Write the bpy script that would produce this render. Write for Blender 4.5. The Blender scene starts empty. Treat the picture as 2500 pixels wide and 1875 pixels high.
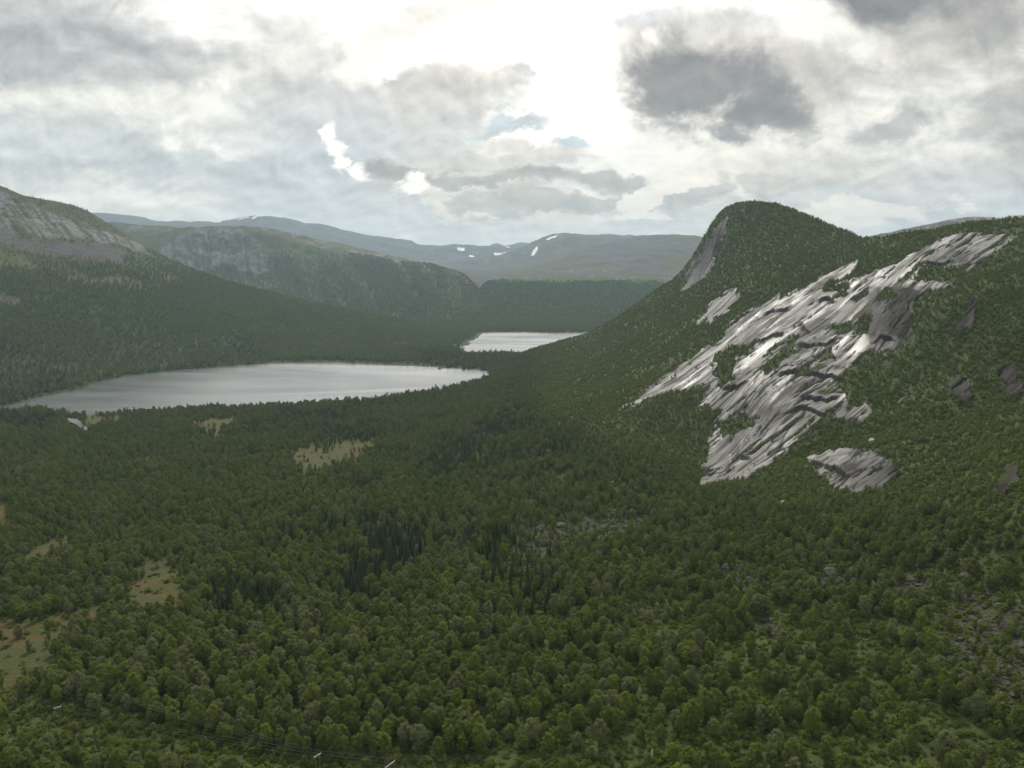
import bpy, bmesh, math, random
import numpy as np
from mathutils import Vector

rng = np.random.default_rng(7)
random.seed(7)
S = bpy.context.scene
C = S.collection

# ------------------------------------------------------------------ camera, sky, sun, exposure
F = 1900.0                                   # focal length in photo pixels (photo is 2500 wide)
PITCH = math.atan((937.5 - 650.0) / F)
cam = bpy.data.cameras.new('camera')
cam.sensor_width = 36.0
cam.lens = 36.0 * F / 2500.0
cam.clip_start, cam.clip_end = 1.0, 60000.0
camo = bpy.data.objects.new('camera', cam)
C.objects.link(camo)
camo.location = (0, 0, 0)
camo.rotation_euler = (math.pi / 2 - PITCH, 0, 0)
S.camera = camo

SUN_AZ, SUN_EL = math.radians(-4.0), math.radians(44.0)
sun = bpy.data.lights.new('sun', 'SUN')
sun.energy = 2.4
sun.angle = math.radians(12)
sun.color = (1.0, 0.95, 0.86)
suno = bpy.data.objects.new('sun', sun)
C.objects.link(suno)
sd = Vector((math.sin(SUN_AZ) * math.cos(SUN_EL), math.cos(SUN_AZ) * math.cos(SUN_EL), math.sin(SUN_EL)))
suno.rotation_euler = (-sd).to_track_quat('-Z', 'Y').to_euler()

S.view_settings.view_transform = 'Standard'
S.view_settings.look = 'None'
S.view_settings.exposure = 0.38
S.view_settings.gamma = 1.0
S.view_settings.use_curve_mapping = False
S.cycles.volume_bounces = 0
S.cycles.max_bounces = 6
S.cycles.diffuse_bounces = 3
S.cycles.glossy_bounces = 2
S.cycles.transmission_bounces = 3
S.cycles.use_denoising = True

CP, SP = math.cos(PITCH), math.sin(PITCH)


def ray(px, py):
    u = (np.asarray(px, float) - 1250.0) / F
    v = (937.5 - np.asarray(py, float)) / F
    return u, CP + v * SP, -SP + v * CP


def at_dist(px, py, Y):
    x, y, z = ray(px, py)
    k = Y / y
    return np.stack([x * k, y * k, z * k], -1)


def at_level(px, py, Z):
    x, y, z = ray(px, py)
    k = Z / z
    return np.stack([x * k, y * k, z * k], -1)


def project(P):
    P = np.asarray(P, float)
    d = P[..., 1] * CP - P[..., 2] * SP
    up = P[..., 1] * SP + P[..., 2] * CP
    return 1250 + F * P[..., 0] / d, 937.5 - F * up / d


def lin(r, g=None, b=None):
    if g is None:
        g = b = r
    f = lambda c: (c / 255.0 / 12.92) if c <= 10 else ((c / 255.0 + 0.055) / 1.055) ** 2.4
    return (f(r), f(g), f(b), 1.0)


class NT:
    """short hand for building node trees"""
    def __init__(self, tree):
        self.t = tree
        self.n, self.l = tree.nodes, tree.links

    def new(self, typ, ins=None, **props):
        nd = self.n.new(typ)
        for k, v in props.items():
            setattr(nd, k, v)
        for k, v in (ins or {}).items():
            self.set(nd.inputs[k], v)
        return nd

    def set(self, sock, v):
        if isinstance(v, bpy.types.NodeSocket):
            self.l.new(v, sock)
        else:
            sock.default_value = v

    def math(self, op, a, b=None, c=None, clamp=False):
        ins = {0: a}
        if b is not None: ins[1] = b
        if c is not None: ins[2] = c
        return self.new('ShaderNodeMath', ins, operation=op, use_clamp=clamp).outputs[0]

    def vmath(self, op, a, b=None):
        ins = {0: a}
        if b is not None: ins[1] = b
        nd = self.new('ShaderNodeVectorMath', ins, operation=op)
        return nd.outputs['Value'] if op == 'LENGTH' else nd.outputs[0]

    def scale(self, a, s):
        nd = self.new('ShaderNodeVectorMath', {0: a}, operation='SCALE')
        self.set(nd.inputs['Scale'], s)
        return nd.outputs[0]

    def noise(self, vec, scale, detail=4.0, rough=0.55, dist=0.0, color=False):
        nd = self.new('ShaderNodeTexNoise', {'Vector': vec, 'Scale': scale, 'Detail': detail, 'Roughness': rough, 'Distortion': dist})
        return nd.outputs['Color' if color else 'Fac']

    def mix(self, fac, a, b, mode='MIX'):
        nd = self.new('ShaderNodeMix', data_type='RGBA', blend_type=mode)
        self.set(nd.inputs[0], fac)
        self.set(nd.inputs[6], a)
        self.set(nd.inputs[7], b)
        return nd.outputs[2]

    def smooth(self, v, a, b, lo=0.0, hi=1.0):
        nd = self.new('ShaderNodeMapRange', {'Value': v, 'From Min': a, 'From Max': b, 'To Min': lo, 'To Max': hi}, interpolation_type='SMOOTHSTEP')
        return nd.outputs[0]

    def attr(self, name):
        return self.new('ShaderNodeAttribute', attribute_name=name)


def build_world():
    w = bpy.data.worlds.new('World')
    S.world = w
    w.use_nodes = True
    N = NT(w.node_tree)
    N.n.clear()
    sky = N.new('ShaderNodeTexSky', sky_type='NISHITA', sun_disc=False, sun_elevation=SUN_EL, sun_rotation=SUN_AZ,
                air_density=1.0, dust_density=1.0, ozone_density=1.0)
    bg_sky = N.new('ShaderNodeBackground', {'Color': sky.outputs[0], 'Strength': 0.10})
    d = N.new('ShaderNodeTexCoord').outputs['Generated']
    sep = N.new('ShaderNodeSeparateXYZ', {0: d})
    ay = N.math('MAXIMUM', N.math('ABSOLUTE', sep.outputs[1]), 0.22)
    u = N.math('DIVIDE', sep.outputs[0], ay)
    wv = N.math('DIVIDE', N.math('MAXIMUM', sep.outputs[2], -0.02), ay)
    # clouds flatten towards the horizon
    wq = N.math('MULTIPLY', N.math('SQRT', N.math('ADD', wv, 0.03)), 1.25)
    P = N.new('ShaderNodeCombineXYZ', {0: u, 1: wv, 2: 0.0}).outputs[0]
    Q = N.new('ShaderNodeCombineXYZ', {0: u, 1: wq, 2: 0.37}).outputs[0]
    wx = N.math('MULTIPLY_ADD', N.noise(Q, 3.6, 7.0, 0.6, 0.3), 0.30, -0.15)
    wy = N.math('MULTIPLY_ADD', N.noise(N.vmath('ADD', Q, (7.3, 2.1, 0.0)), 3.6, 7.0, 0.6, 0.3), 0.16, -0.08)
    warp = N.new('ShaderNodeCombineXYZ', {0: wx, 1: wy, 2: 0.0}).outputs[0]
    n_fine = N.noise(Q, 15.0, 7.0, 0.6, 0.25)
    n_lit = N.noise(N.vmath('ADD', Q, (0.006, 0.016, 0.0)), 15.0, 5.0, 0.6, 0.25)
    n_mid = N.noise(Q, 6.5, 8.0, 0.62, 0.3)
    n_str = N.noise(N.vmath('MULTIPLY', Q, (1.0, 3.2, 1.0)), 4.5, 8.0, 0.6, 0.35)
    n_puff = N.noise(Q, 42.0, 5.0, 0.6, 0.4)
    PW = N.vmath('ADD', P, warp)
    # edge noise: 0 centred
    e1 = N.math('MULTIPLY_ADD', n_fine, 2.2, -1.1)
    e2 = N.math('MULTIPLY_ADD', n_mid, 2.2, -1.1)
    e3 = N.math('MULTIPLY_ADD', n_str, 1.7, -0.85)
    e4 = N.math('MULTIPLY_ADD', n_puff, 3.0, -1.5)
    relief = N.math('SUBTRACT', n_fine, n_lit)
    # base deck: broken bright cloud
    col = N.mix(N.smooth(n_str, 0.36, 0.64), lin(196, 199, 199), lin(238, 237, 231))
    blue = None

    def layer(col, cx, cy, rx, ry, c, soft=0.5, amp=1.4, rot=0.0, op=1.0, kind=1, crisp=False):
        x, y, z = ray(cx, cy)
        cu, cw = x / y, z / y
        m = N.new('ShaderNodeMapping', {'Vector': P if crisp else PW, 'Location': (cu, cw, 0), 'Rotation': (0, 0, math.radians(rot)),
                                        'Scale': (rx / F, ry / F, 1)}, vector_type='TEXTURE').outputs[0]
        r = N.vmath('LENGTH', m)
        e = {1: e1, 2: e2, 3: e3, 4: e4}[kind]
        f = N.math('MULTIPLY_ADD', e, amp, N.math('SUBTRACT', 1.0, r))
        k = N.smooth(f, -soft * 0.5, soft * 0.5 + 0.12, 0.0, op)
        cc = lin(*c) if isinstance(c, tuple) else lin(c)
        return N.mix(k, col, cc)

    W = 300
    L = [
        # left grey sheet
        (150, 90, 760, 250, (178, 181, 181), 1.2, 0.5, 0, 0.95, 3),
        (620, 150, 330, 150, (178, 179, 177), 0.9, 0.5, 10, 0.9, 2),
        (120, 130, 520, 60, (162, 167, 168), 0.9, 0.5, 8, 0.8, 3),
        (520, 190, 160, 60, (172, 174, 172), 0.7, 0.8, -5, 0.8, 2),
        (300, 285, 420, 60, (234, 235, 230), 0.7, 1.2, -6, 0.85, 3),
        (60, 370, 620, 75, (194, 201, 202), 1.0, 0.5, -4, 0.9, 3),
        (560, 290, 150, 85, (246, 246, 240), 0.5, 1.4, 0, 0.85, 2),
        (520, 362, 90, 34, (244, 243, 238), 0.5, 1.4, 0, 0.8, 1),
        (300, 440, 420, 40, (188, 196, 199), 0.9, 0.5, 0, 0.75, 3),
        (250, 515, 460, 48, (230, 231, 226), 0.9, 0.8, 0, 0.85, 3),
        (338, 40, 26, 20, (216, 219, 219), 0.9, 0.8, 0, 0.8, 1),
        (500, 40, 95, 44, (212, 215, 214), 0.9, 0.9, -12, 0.8, 1),
        # white-out round the hidden sun
        (1240, 70, 500, 210, (W, W, W), 1.2, 1.1, 0, 0.95, 3),
        (1380, 200, 330, 210, (W, W, W), 1.2, 0.8, 0, 0.95, 2),
        (1400, -330, 900, 420, (W, W, W), 1.6, 0.9, 0, 0.9, 3),
        (900, 90, 250, 95, (244, 243, 238), 0.9, 1.6, 0, 0.8, 2),
        (1500, 180, 700, 330, (240, 237, 229), 1.6, 0.8, 0, 0.5, 3),
        (1150, 30, 200, 34, (214, 214, 210), 0.9, 1.4, 4, 0.55, 3),
        (760, 200, 200, 40, (222, 222, 217), 0.9, 1.4, -6, 0.6, 3),
        (720, 60, 120, 80, (205, 207, 206), 0.7, 1.4, 0, 0.6, 2),
        # grey bank in the middle
        (930, 262, 330, 84, (196, 198, 196), 0.4, 1.0, -4, 0.95, 2),
        (1080, 235, 180, 50, (206, 202, 194), 0.7, 1.0, 0, 0.7, 2),
        (800, 330, 300, 90, (200, 205, 208), 1.0, 0.8, 0, 0.8, 3),
        (740, 430, 230, 95, (186, 194, 200), 1.0, 0.5, 20, 0.85, 2),
        (950, 500, 300, 60, (205, 209, 211), 1.0, 0.9, 0, 0.8, 3),
        (1150, 418, 300, 30, (158, 157, 150), 0.4, 0.9, -2, 0.95, 3),
        (1050, 450, 240, 20, (182, 183, 180), 0.6, 0.9, 0, 0.8, 3),
        (1300, 380, 200, 26, (196, 192, 183), 0.8, 1.2, -4, 0.7, 3),
        # gaps of blue
        (1290, 316, 80, 15, (172, 192, 202), 0.7, 1.2, 8, 0.8, 1),
        (1405, 356, 44, 13, (168, 190, 202), 0.7, 1.6, 0, 0.8, 1),
        (1535, 460, 24, 15, (196, 212, 216), 0.8, 1.0, 0, 0.9, 1),
        (1590, 22, 70, 24, (196, 203, 210), 0.8, 1.4, 0, 0.8, 2),
        (1750, 62, 110, 36, (216, 219, 222), 0.8, 1.4, 0, 0.8, 2),
        (1255, 205, 24, 12, (205, 207, 209), 0.7, 1.6, 0, 0.8, 1),
        # broken cumulus over the far valley
        (1180, 480, 150, 46, (232, 229, 217), 0.22, 1.7, -8, 0.9, 1),
        (1310, 500, 150, 40, (176, 174, 166), 0.25, 1.6, -10, 0.85, 1),
        (1400, 535, 190, 26, (234, 231, 220), 0.22, 1.4, 0, 0.85, 1),
        (1500, 440, 130, 30, (172, 171, 165), 0.35, 1.4, -6, 0.85, 2),
        (1480, 500, 110, 30, (164, 164, 158), 0.28, 1.6, 0, 0.8, 1),
        (1700, 440, 120, 60, (240, 237, 227), 0.2, 1.7, 25, 0.9, 1),
        (1620, 500, 110, 46, (246, 243, 234), 0.2, 1.7, 0, 0.9, 1),
        (1690, 512, 60, 24, (170, 169, 165), 0.25, 1.5, 0, 0.75, 1),
        (1860, 440, 160, 40, (182, 179, 170), 0.35, 1.5, 15, 0.75, 2),
        # dark cloud
        (1790, 215, 235, 135, (192, 188, 181), 0.9, 1.3, -20, 0.75, 2),
        (1735, 230, 130, 78, (122, 119, 115), 0.9, 2.3, -25, 0.95, 2),
        (1825, 290, 135, 44, (124, 121, 117), 0.8, 2.2, -22, 0.9, 2),
        (1760, 330, 60, 30, (125, 124, 122), 0.6, 1.4, -20, 0.9, 2),
        (1985, 180, 120, 70, (184, 181, 175), 0.9, 1.5, 0, 0.75, 2),
        (2190, 312, 170, 40, (168, 168, 167), 0.6, 1.5, 8, 0.9, 2),
        (2330, 370, 260, 22, (236, 234, 228), 0.6, 1.2, 0, 0.7, 3),
        # top right
        (2220, 10, 330, 66, (122, 120, 119), 0.9, 1.5, -8, 1.0, 2),
        (2420, 90, 170, 110, (160, 158, 154), 0.9, 1.4, -10, 0.9, 2),
        (2250, 110, 130, 60, (200, 197, 191), 0.9, 1.6, 0, 0.7, 2),
        (2510, 290, 110, 120, (168, 166, 162), 1.0, 1.4, 0, 0.85, 2),
        # right lower sheet with bright anvil
        (2330, 460, 420, 58, (196, 198, 199), 0.7, 0.8, 0, 0.9, 3),
        (2380, 510, 260, 36, (203, 206, 209), 0.8, 0.8, 0, 0.9, 3),
        (2060, 520, 190, 46, (242, 239, 230), 0.22, 1.2, 4, 0.95, 1),
        (2170, 495, 70, 16, (228, 226, 218), 0.35, 1.0, 6, 0.9, 1),
        (1990, 410, 200, 26, (214, 211, 203), 0.7, 1.3, 0, 0.7, 3),
        (2300, 462, 26, 9, (226, 224, 218), 0.5, 1.2, 0, 0.9, 1),
        # band above the far ridges
        (600, 575, 1200, 34, (216, 219, 219), 1.2, 0.6, 0, 0.7, 3),
    ]
    for a in L:
        cx, cy, rx, ry, c, soft, amp, rot, op, kind = a
        col = layer(col, cx, cy, rx, ry, c, soft, amp, rot, op, kind)
    for a in [  # small sunlit cumulus puffs
        (798, 328, 18, 24, (262, 262, 258), 0.6, 0.9, 0, 0.95), (818, 362, 30, 24, (266, 266, 262), 0.6, 0.9, -40, 0.95), (836, 394, 26, 20, (262, 262, 258), 0.6, 0.9, 0, 0.95),
        (870, 420, 32, 20, (266, 266, 262), 0.6, 0.8, -20, 0.95), (1016, 434, 24, 20, (266, 266, 260), 0.6, 0.8, 0, 0.95),
        (1012, 454, 42, 15, (264, 264, 258), 0.6, 0.8, 0, 0.95)]:
        cx, cy, rx, ry, c, soft, amp, rot, op = a
        col = layer(col, cx, cy, rx, ry, c, soft, amp, rot, op, 4, crisp=True)
    # mottling inside the grey clouds, none where they are burnt out
    lum = N.smooth(N.new('ShaderNodeRGBToBW', {0: col}).outputs[0], 0.72, 1.02, 1.0, 0.0)
    tex = N.math('ADD', N.math('MULTIPLY', e2, 0.12), N.math('ADD', N.math('MULTIPLY', e1, 0.10), N.math('MULTIPLY', relief, 1.3)))
    col = N.scale(col, N.math('MULTIPLY_ADD', lum, tex, 1.0))
    col = N.vmath('MULTIPLY', col, (1.06, 1.0, 0.925))
    bg_cloud = N.new('ShaderNodeBackground', {'Color': col, 'Strength': 0.91})
    mx = N.new('ShaderNodeMixShader', {0: 0.93, 1: bg_sky.outputs[0], 2: bg_cloud.outputs[0]})
    out = N.new('ShaderNodeOutputWorld')
    N.l.new(mx.outputs[0], out.inputs[0])
    w.cycles.sampling_method = 'MANUAL'
    w.cycles.sample_map_resolution = 512


build_world()

# ------------------------------------------------------------------ numpy helpers
_tab = np.random.default_rng(3).random((256, 256))


def vnoise(x, y):
    xi, yi = np.floor(x).astype(int), np.floor(y).astype(int)
    fx, fy = x - xi, y - yi
    fx = fx * fx * fx * (fx * (fx * 6 - 15) + 10)
    fy = fy * fy * fy * (fy * (fy * 6 - 15) + 10)
    a, b = xi & 255, yi & 255
    a1, b1 = (a + 1) & 255, (b + 1) & 255
    return (_tab[a, b] * (1 - fx) + _tab[a1, b] * fx) * (1 - fy) + (_tab[a, b1] * (1 - fx) + _tab[a1, b1] * fx) * fy


def fbm(x, y, octaves=5, gain=0.5, lac=2.03, ridged=False):
    """about -1..1"""
    s, a, tot = 0.0, 1.0, 0.0
    c, sn = math.cos(0.6), math.sin(0.6)
    for o in range(octaves):
        v = vnoise(x + o * 17.3, y - o * 9.1) * 2 - 1
        if ridged:
            v = 1 - 2 * np.abs(v)
        s = s + a * v
        tot += a
        a *= gain
        x, y = (c * x - sn * y) * lac, (sn * x + c * y) * lac
    return s / tot * (1.0 if ridged else 1.6)


def vor(x, y, seed=0):
    """jittered cells: cell random value, distance to border (F2-F1), offset to the cell's point"""
    r = np.random.default_rng(100 + seed)
    jx, jy, val = r.random((64, 64)), r.random((64, 64)), r.random((64, 64))
    xi, yi = np.floor(x).astype(int), np.floor(y).astype(int)
    b1 = np.full(x.shape, 9.0); b2 = np.full(x.shape, 9.0)
    v = np.zeros(x.shape); ox = np.zeros(x.shape); oy = np.zeros(x.shape); cid = np.zeros(x.shape, int)
    for i in (-1, 0, 1):
        for j in (-1, 0, 1):
            cx, cy = (xi + i) & 63, (yi + j) & 63
            dx = xi + i + jx[cx, cy] - x
            dy = yi + j + jy[cx, cy] - y
            dd = np.hypot(dx, dy)
            near = dd < b1
            b2 = np.where(near, b1, np.minimum(b2, dd))
            b1 = np.where(near, dd, b1)
            v = np.where(near, val[cx, cy], v)
            cid = np.where(near, (xi + i) * 4099 + (yi + j), cid)
            ox = np.where(near, -dx, ox); oy = np.where(near, -dy, oy)
    vor.cell = cid
    return v, b2 - b1, ox, oy


def sdist(poly, x, y):
    """signed distance to a polygon, positive inside"""
    p = np.asarray(poly, float)
    inside = np.zeros(x.shape, bool)
    best = np.full(x.shape, 1e18)
    for (x0, y0), (x1, y1) in zip(p, np.roll(p, -1, 0)):
        ex, ey = x1 - x0, y1 - y0
        t = np.clip(((x - x0) * ex + (y - y0) * ey) / (ex * ex + ey * ey + 1e-12), 0, 1)
        best = np.minimum(best, (x - x0 - t * ex) ** 2 + (y - y0 - t * ey) ** 2)
        cond = ((y0 > y) != (y1 > y)) & (x < (x1 - x0) * (y - y0) / (y1 - y0 + 1e-12) + x0)
        inside ^= cond
    d = np.sqrt(best)
    return np.where(inside, d, -d)


def sstep(v, a, b):
    t = np.clip((v - a) / (b - a), 0, 1)
    return t * t * (3 - 2 * t)


def polymask(polys, px, py, soft=8.0, wob=10.0, freq=1 / 30.0, seed=0.0):
    wx = px + wob * fbm(px * freq + seed, py * freq * 1.6, 4)
    wy = py + wob * 0.55 * fbm(px * freq + 50 + seed, py * freq * 1.6 + 31, 4)
    m = np.full(px.shape, -1e9)
    for p in polys:
        m = np.maximum(m, sdist(p, wx, wy))
    return sstep(m, -soft, soft)


class TPS:
    """thin-plate fit of inverse distance over bearing / depression, so that planes stay planes"""
    def __init__(self, pts, lam=2e-4):
        pts = np.asarray(pts, float)
        X = pts[:, :2] / 1000.0
        self.X = X
        f = 1000.0 / pts[:, 2]
        n = len(X)
        K = self.k(np.linalg.norm(X[:, None] - X[None], axis=-1)) + lam * np.eye(n)
        Pm = np.c_[np.ones(n), X]
        A = np.zeros((n + 3, n + 3))
        A[:n, :n], A[:n, n:], A[n:, :n] = K, Pm, Pm.T
        self.w = np.linalg.solve(A, np.r_[f, 0, 0, 0])

    @staticmethod
    def k(r):
        return np.where(r > 1e-9, r * r * np.log(np.maximum(r, 1e-9)), 0.0)

    def __call__(self, px, py):
        q = np.stack([np.ravel(px), np.ravel(py)], -1) / 1000.0
        out = np.empty(len(q))
        n = len(self.X)
        for i in range(0, len(q), 40000):
            s = q[i:i + 40000]
            r2 = ((s[:, None, :] - self.X[None]) ** 2).sum(-1)
            k = 0.5 * r2 * np.log(np.maximum(r2, 1e-18))
            out[i:i + 40000] = k @ self.w[:n] + self.w[n] + s @ self.w[n + 1:]
        return (1000.0 / np.maximum(out, 0.05)).reshape(np.shape(px))


def Zp(px, py, z):
    return (px, py, float(at_level(px, py, z)[1]))


# ------------------------------------------------------------------ mesh helpers
def mesh_np(name, verts, faces, mats=(), smooth=True, attrs=None, uv=None):
    """faces: int array (n,3|4)"""
    verts = np.asarray(verts, np.float32)
    faces = np.asarray(faces, np.int32)
    me = bpy.data.meshes.new(name)
    k = faces.shape[1]
    me.vertices.add(len(verts))
    me.vertices.foreach_set('co', verts.ravel())
    me.loops.add(faces.size)
    me.loops.foreach_set('vertex_index', faces.ravel())
    me.polygons.add(len(faces))
    me.polygons.foreach_set('loop_start', np.arange(0, faces.size, k, dtype=np.int32))
    me.polygons.foreach_set('loop_total', np.full(len(faces), k, np.int32))
    me.polygons.foreach_set('use_smooth', np.full(len(faces), smooth, bool))
    for a, v in (attrs or {}).items():
        v = np.asarray(v)
        if v.dtype.kind == 'i':
            at = me.attributes.new(a, 'INT', 'POINT'); at.data.foreach_set('value', v.astype(np.int32).ravel())
        elif v.ndim == 2:
            at = me.attributes.new(a, 'FLOAT_VECTOR', 'POINT'); at.data.foreach_set('vector', v.astype(np.float32).ravel())
        else:
            at = me.attributes.new(a, 'FLOAT', 'POINT'); at.data.foreach_set('value', v.astype(np.float32).ravel())
    for m in mats:
        me.materials.append(m)
    me.update(calc_edges=True)
    return me


def add(name, me, parent=None, **props):
    o = bpy.data.objects.new(name, me)
    C.objects.link(o)
    if parent is not None:
        o.parent = parent
    for k, v in props.items():
        o[k] = v
    return o


def empty(name, loc, **props):
    o = bpy.data.objects.new(name, None)
    o.empty_display_size = 0.5
    C.objects.link(o)
    o.location = loc
    for k, v in props.items():
        o[k] = v
    return o


def grid_faces(nr, nc):
    i = np.arange(nr * nc).reshape(nr, nc)
    return np.stack([i[:-1, :-1], i[:-1, 1:], i[1:, 1:], i[1:, :-1]], -1).reshape(-1, 4)


def compact(V, Fc, attrs):
    used = np.unique(Fc)
    remap = np.full(len(V), -1, np.int64)
    remap[used] = np.arange(len(used))
    return V[used], remap[Fc], {k: v[used] for k, v in attrs.items()}


LAKE_Z = -150.0
lake1_px = [(-60, 1000), (30, 988), (90, 970), (180, 953), (240, 930), (330, 914), (480, 897), (640, 888), (820, 885), (1000, 893), (1190, 905),
            (1215, 930), (1080, 958), (930, 984), (760, 994), (600, 1006), (520, 1002), (340, 1017), (190, 1022), (60, 1008)]
lake2_px = [(1078, 868), (1104, 850), (1140, 843), (1150, 837), (1146, 832), (1168, 824), (1166, 819), (1178, 812), (1260, 811), (1350, 813), (1470, 811), (1600, 812), (1560, 880), (1340, 872), (1265, 863), (1200, 865)]
LAKES = [at_level(*np.array(p).T, LAKE_Z)[:, :2] for p in (lake1_px, lake2_px)]


def dig_lakes(V):
    """shore profile: ground sinks under the water inside the lakes and stands above it outside"""
    x, y = V[:, 0], V[:, 1]
    near = (y > 600) & (y < 2300) & (V[:, 2] < -120)
    if not near.any():
        return V
    V = V.copy()
    xs, ys, zs = x[near], y[near], V[near, 2]
    w = 6.0 * fbm(xs / 40, ys / 40, 4)
    d = np.full(xs.shape, -1e9)
    for p in LAKES:
        d = np.maximum(d, sdist(p, xs + w, ys + w))
    low = LAKE_Z + 0.4 - np.clip(d, 0, 40) * 0.14
    shore = LAKE_Z + 0.4 + np.clip(-d, 0, 60) * 0.05
    V[near, 2] = np.where(d > 0, np.minimum(zs, low), np.maximum(zs, shore))
    return V


# ------------------------------------------------------------------ materials
def principled(name):
    m = bpy.data.materials.new(name)
    m.use_nodes = True
    N = NT(m.node_tree)
    b = m.node_tree.nodes['Principled BSDF']
    return m, N, b


def mat_ground(name, forest_a, forest_b, scale=1.0, spec=0.2, grey=False, grey_scree=False):
    """vegetation with rock / bog / scree / snow masks carried by the mesh"""
    m, N, b = principled(name)
    pos = N.new('ShaderNodeNewGeometry').outputs['Position']
    p = N.scale(pos, 1.0 / scale)
    n1 = N.noise(p, 0.09, 8, 0.62)
    n2 = N.noise(p, 0.012, 5, 0.55)
    n3 = N.noise(p, 0.5, 5, 0.65)
    green = N.mix(N.smooth(n1, 0.35, 0.65), forest_a, forest_b)
    green = N.mix(N.smooth(n2, 0.42, 0.66, 0, 0.7), green, (0.10, 0.092, 0.080, 1) if grey else (0.060, 0.066, 0.020, 1))
    green = N.mix(N.smooth(n3, 0.55, 0.8, 0, 0.6), green, (0.055, 0.056, 0.05, 1) if grey else (0.020, 0.026, 0.010, 1))
    bog = N.mix(N.smooth(n1, 0.40, 0.56), (0.090, 0.060, 0.015, 1), (0.050, 0.060, 0.012, 1))
    bog = N.mix(N.smooth(N.noise(p, 0.05, 6, 0.65), 0.5, 0.66, 0, 0.75), bog, (0.045, 0.060, 0.014, 1))
    bog = N.mix(N.smooth(n3, 0.5, 0.75, 0, 0.5), bog, (0.060, 0.040, 0.016, 1))
    rock = N.mix(N.smooth(n3, 0.3, 0.7), (0.075, 0.077, 0.080, 1), (0.26, 0.262, 0.268, 1))
    rock = N.mix(N.smooth(n1, 0.46, 0.66, 0, 0.7), rock, (0.050, 0.052, 0.054, 1))
    scree = N.mix(N.smooth(n3, 0.35, 0.65), (0.036, 0.030, 0.024, 1), (0.066, 0.055, 0.044, 1)) if not grey_scree else N.mix(N.smooth(n3, 0.35, 0.65), (0.060, 0.058, 0.060, 1), (0.105, 0.100, 0.102, 1))
    scree = N.mix(N.smooth(n1, 0.46, 0.62, 0, 0.7), scree, (0.058, 0.058, 0.018, 1))
    moor = N.mix(N.smooth(n1, 0.35, 0.65), (0.105, 0.098, 0.045, 1), (0.078, 0.090, 0.030, 1))
    c = N.mix(N.attr('moor').outputs['Fac'], green, moor)
    c = N.mix(N.attr('bog').outputs['Fac'], c, bog)
    c = N.mix(N.attr('scree').outputs['Fac'], c, scree)
    c = N.mix(N.attr('rock').outputs['Fac'], c, rock)
    N.set(b.inputs['Base Color'], c)
    b.inputs['Roughness'].default_value = 0.9
    b.inputs['Specular IOR Level'].default_value = spec
    bump = N.new('ShaderNodeBump', {'Height': N.math('ADD', n1, N.math('MULTIPLY', n3, 0.6)), 'Strength': 0.7, 'Distance': 3.0 * scale})
    N.set(b.inputs['Normal'], bump.outputs[0])
    return m


M_ground = mat_ground('forest_floor', (0.040, 0.062, 0.013, 1), (0.062, 0.084, 0.020, 1))
M_far = mat_ground('hillside', (0.034, 0.056, 0.016, 1), (0.066, 0.085, 0.028, 1), 2.5, 0.1, grey_scree=True)
M_fell = mat_ground('fell', (0.070, 0.074, 0.072, 1), (0.105, 0.106, 0.108, 1), 6.0, 0.1, grey=True)


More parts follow.
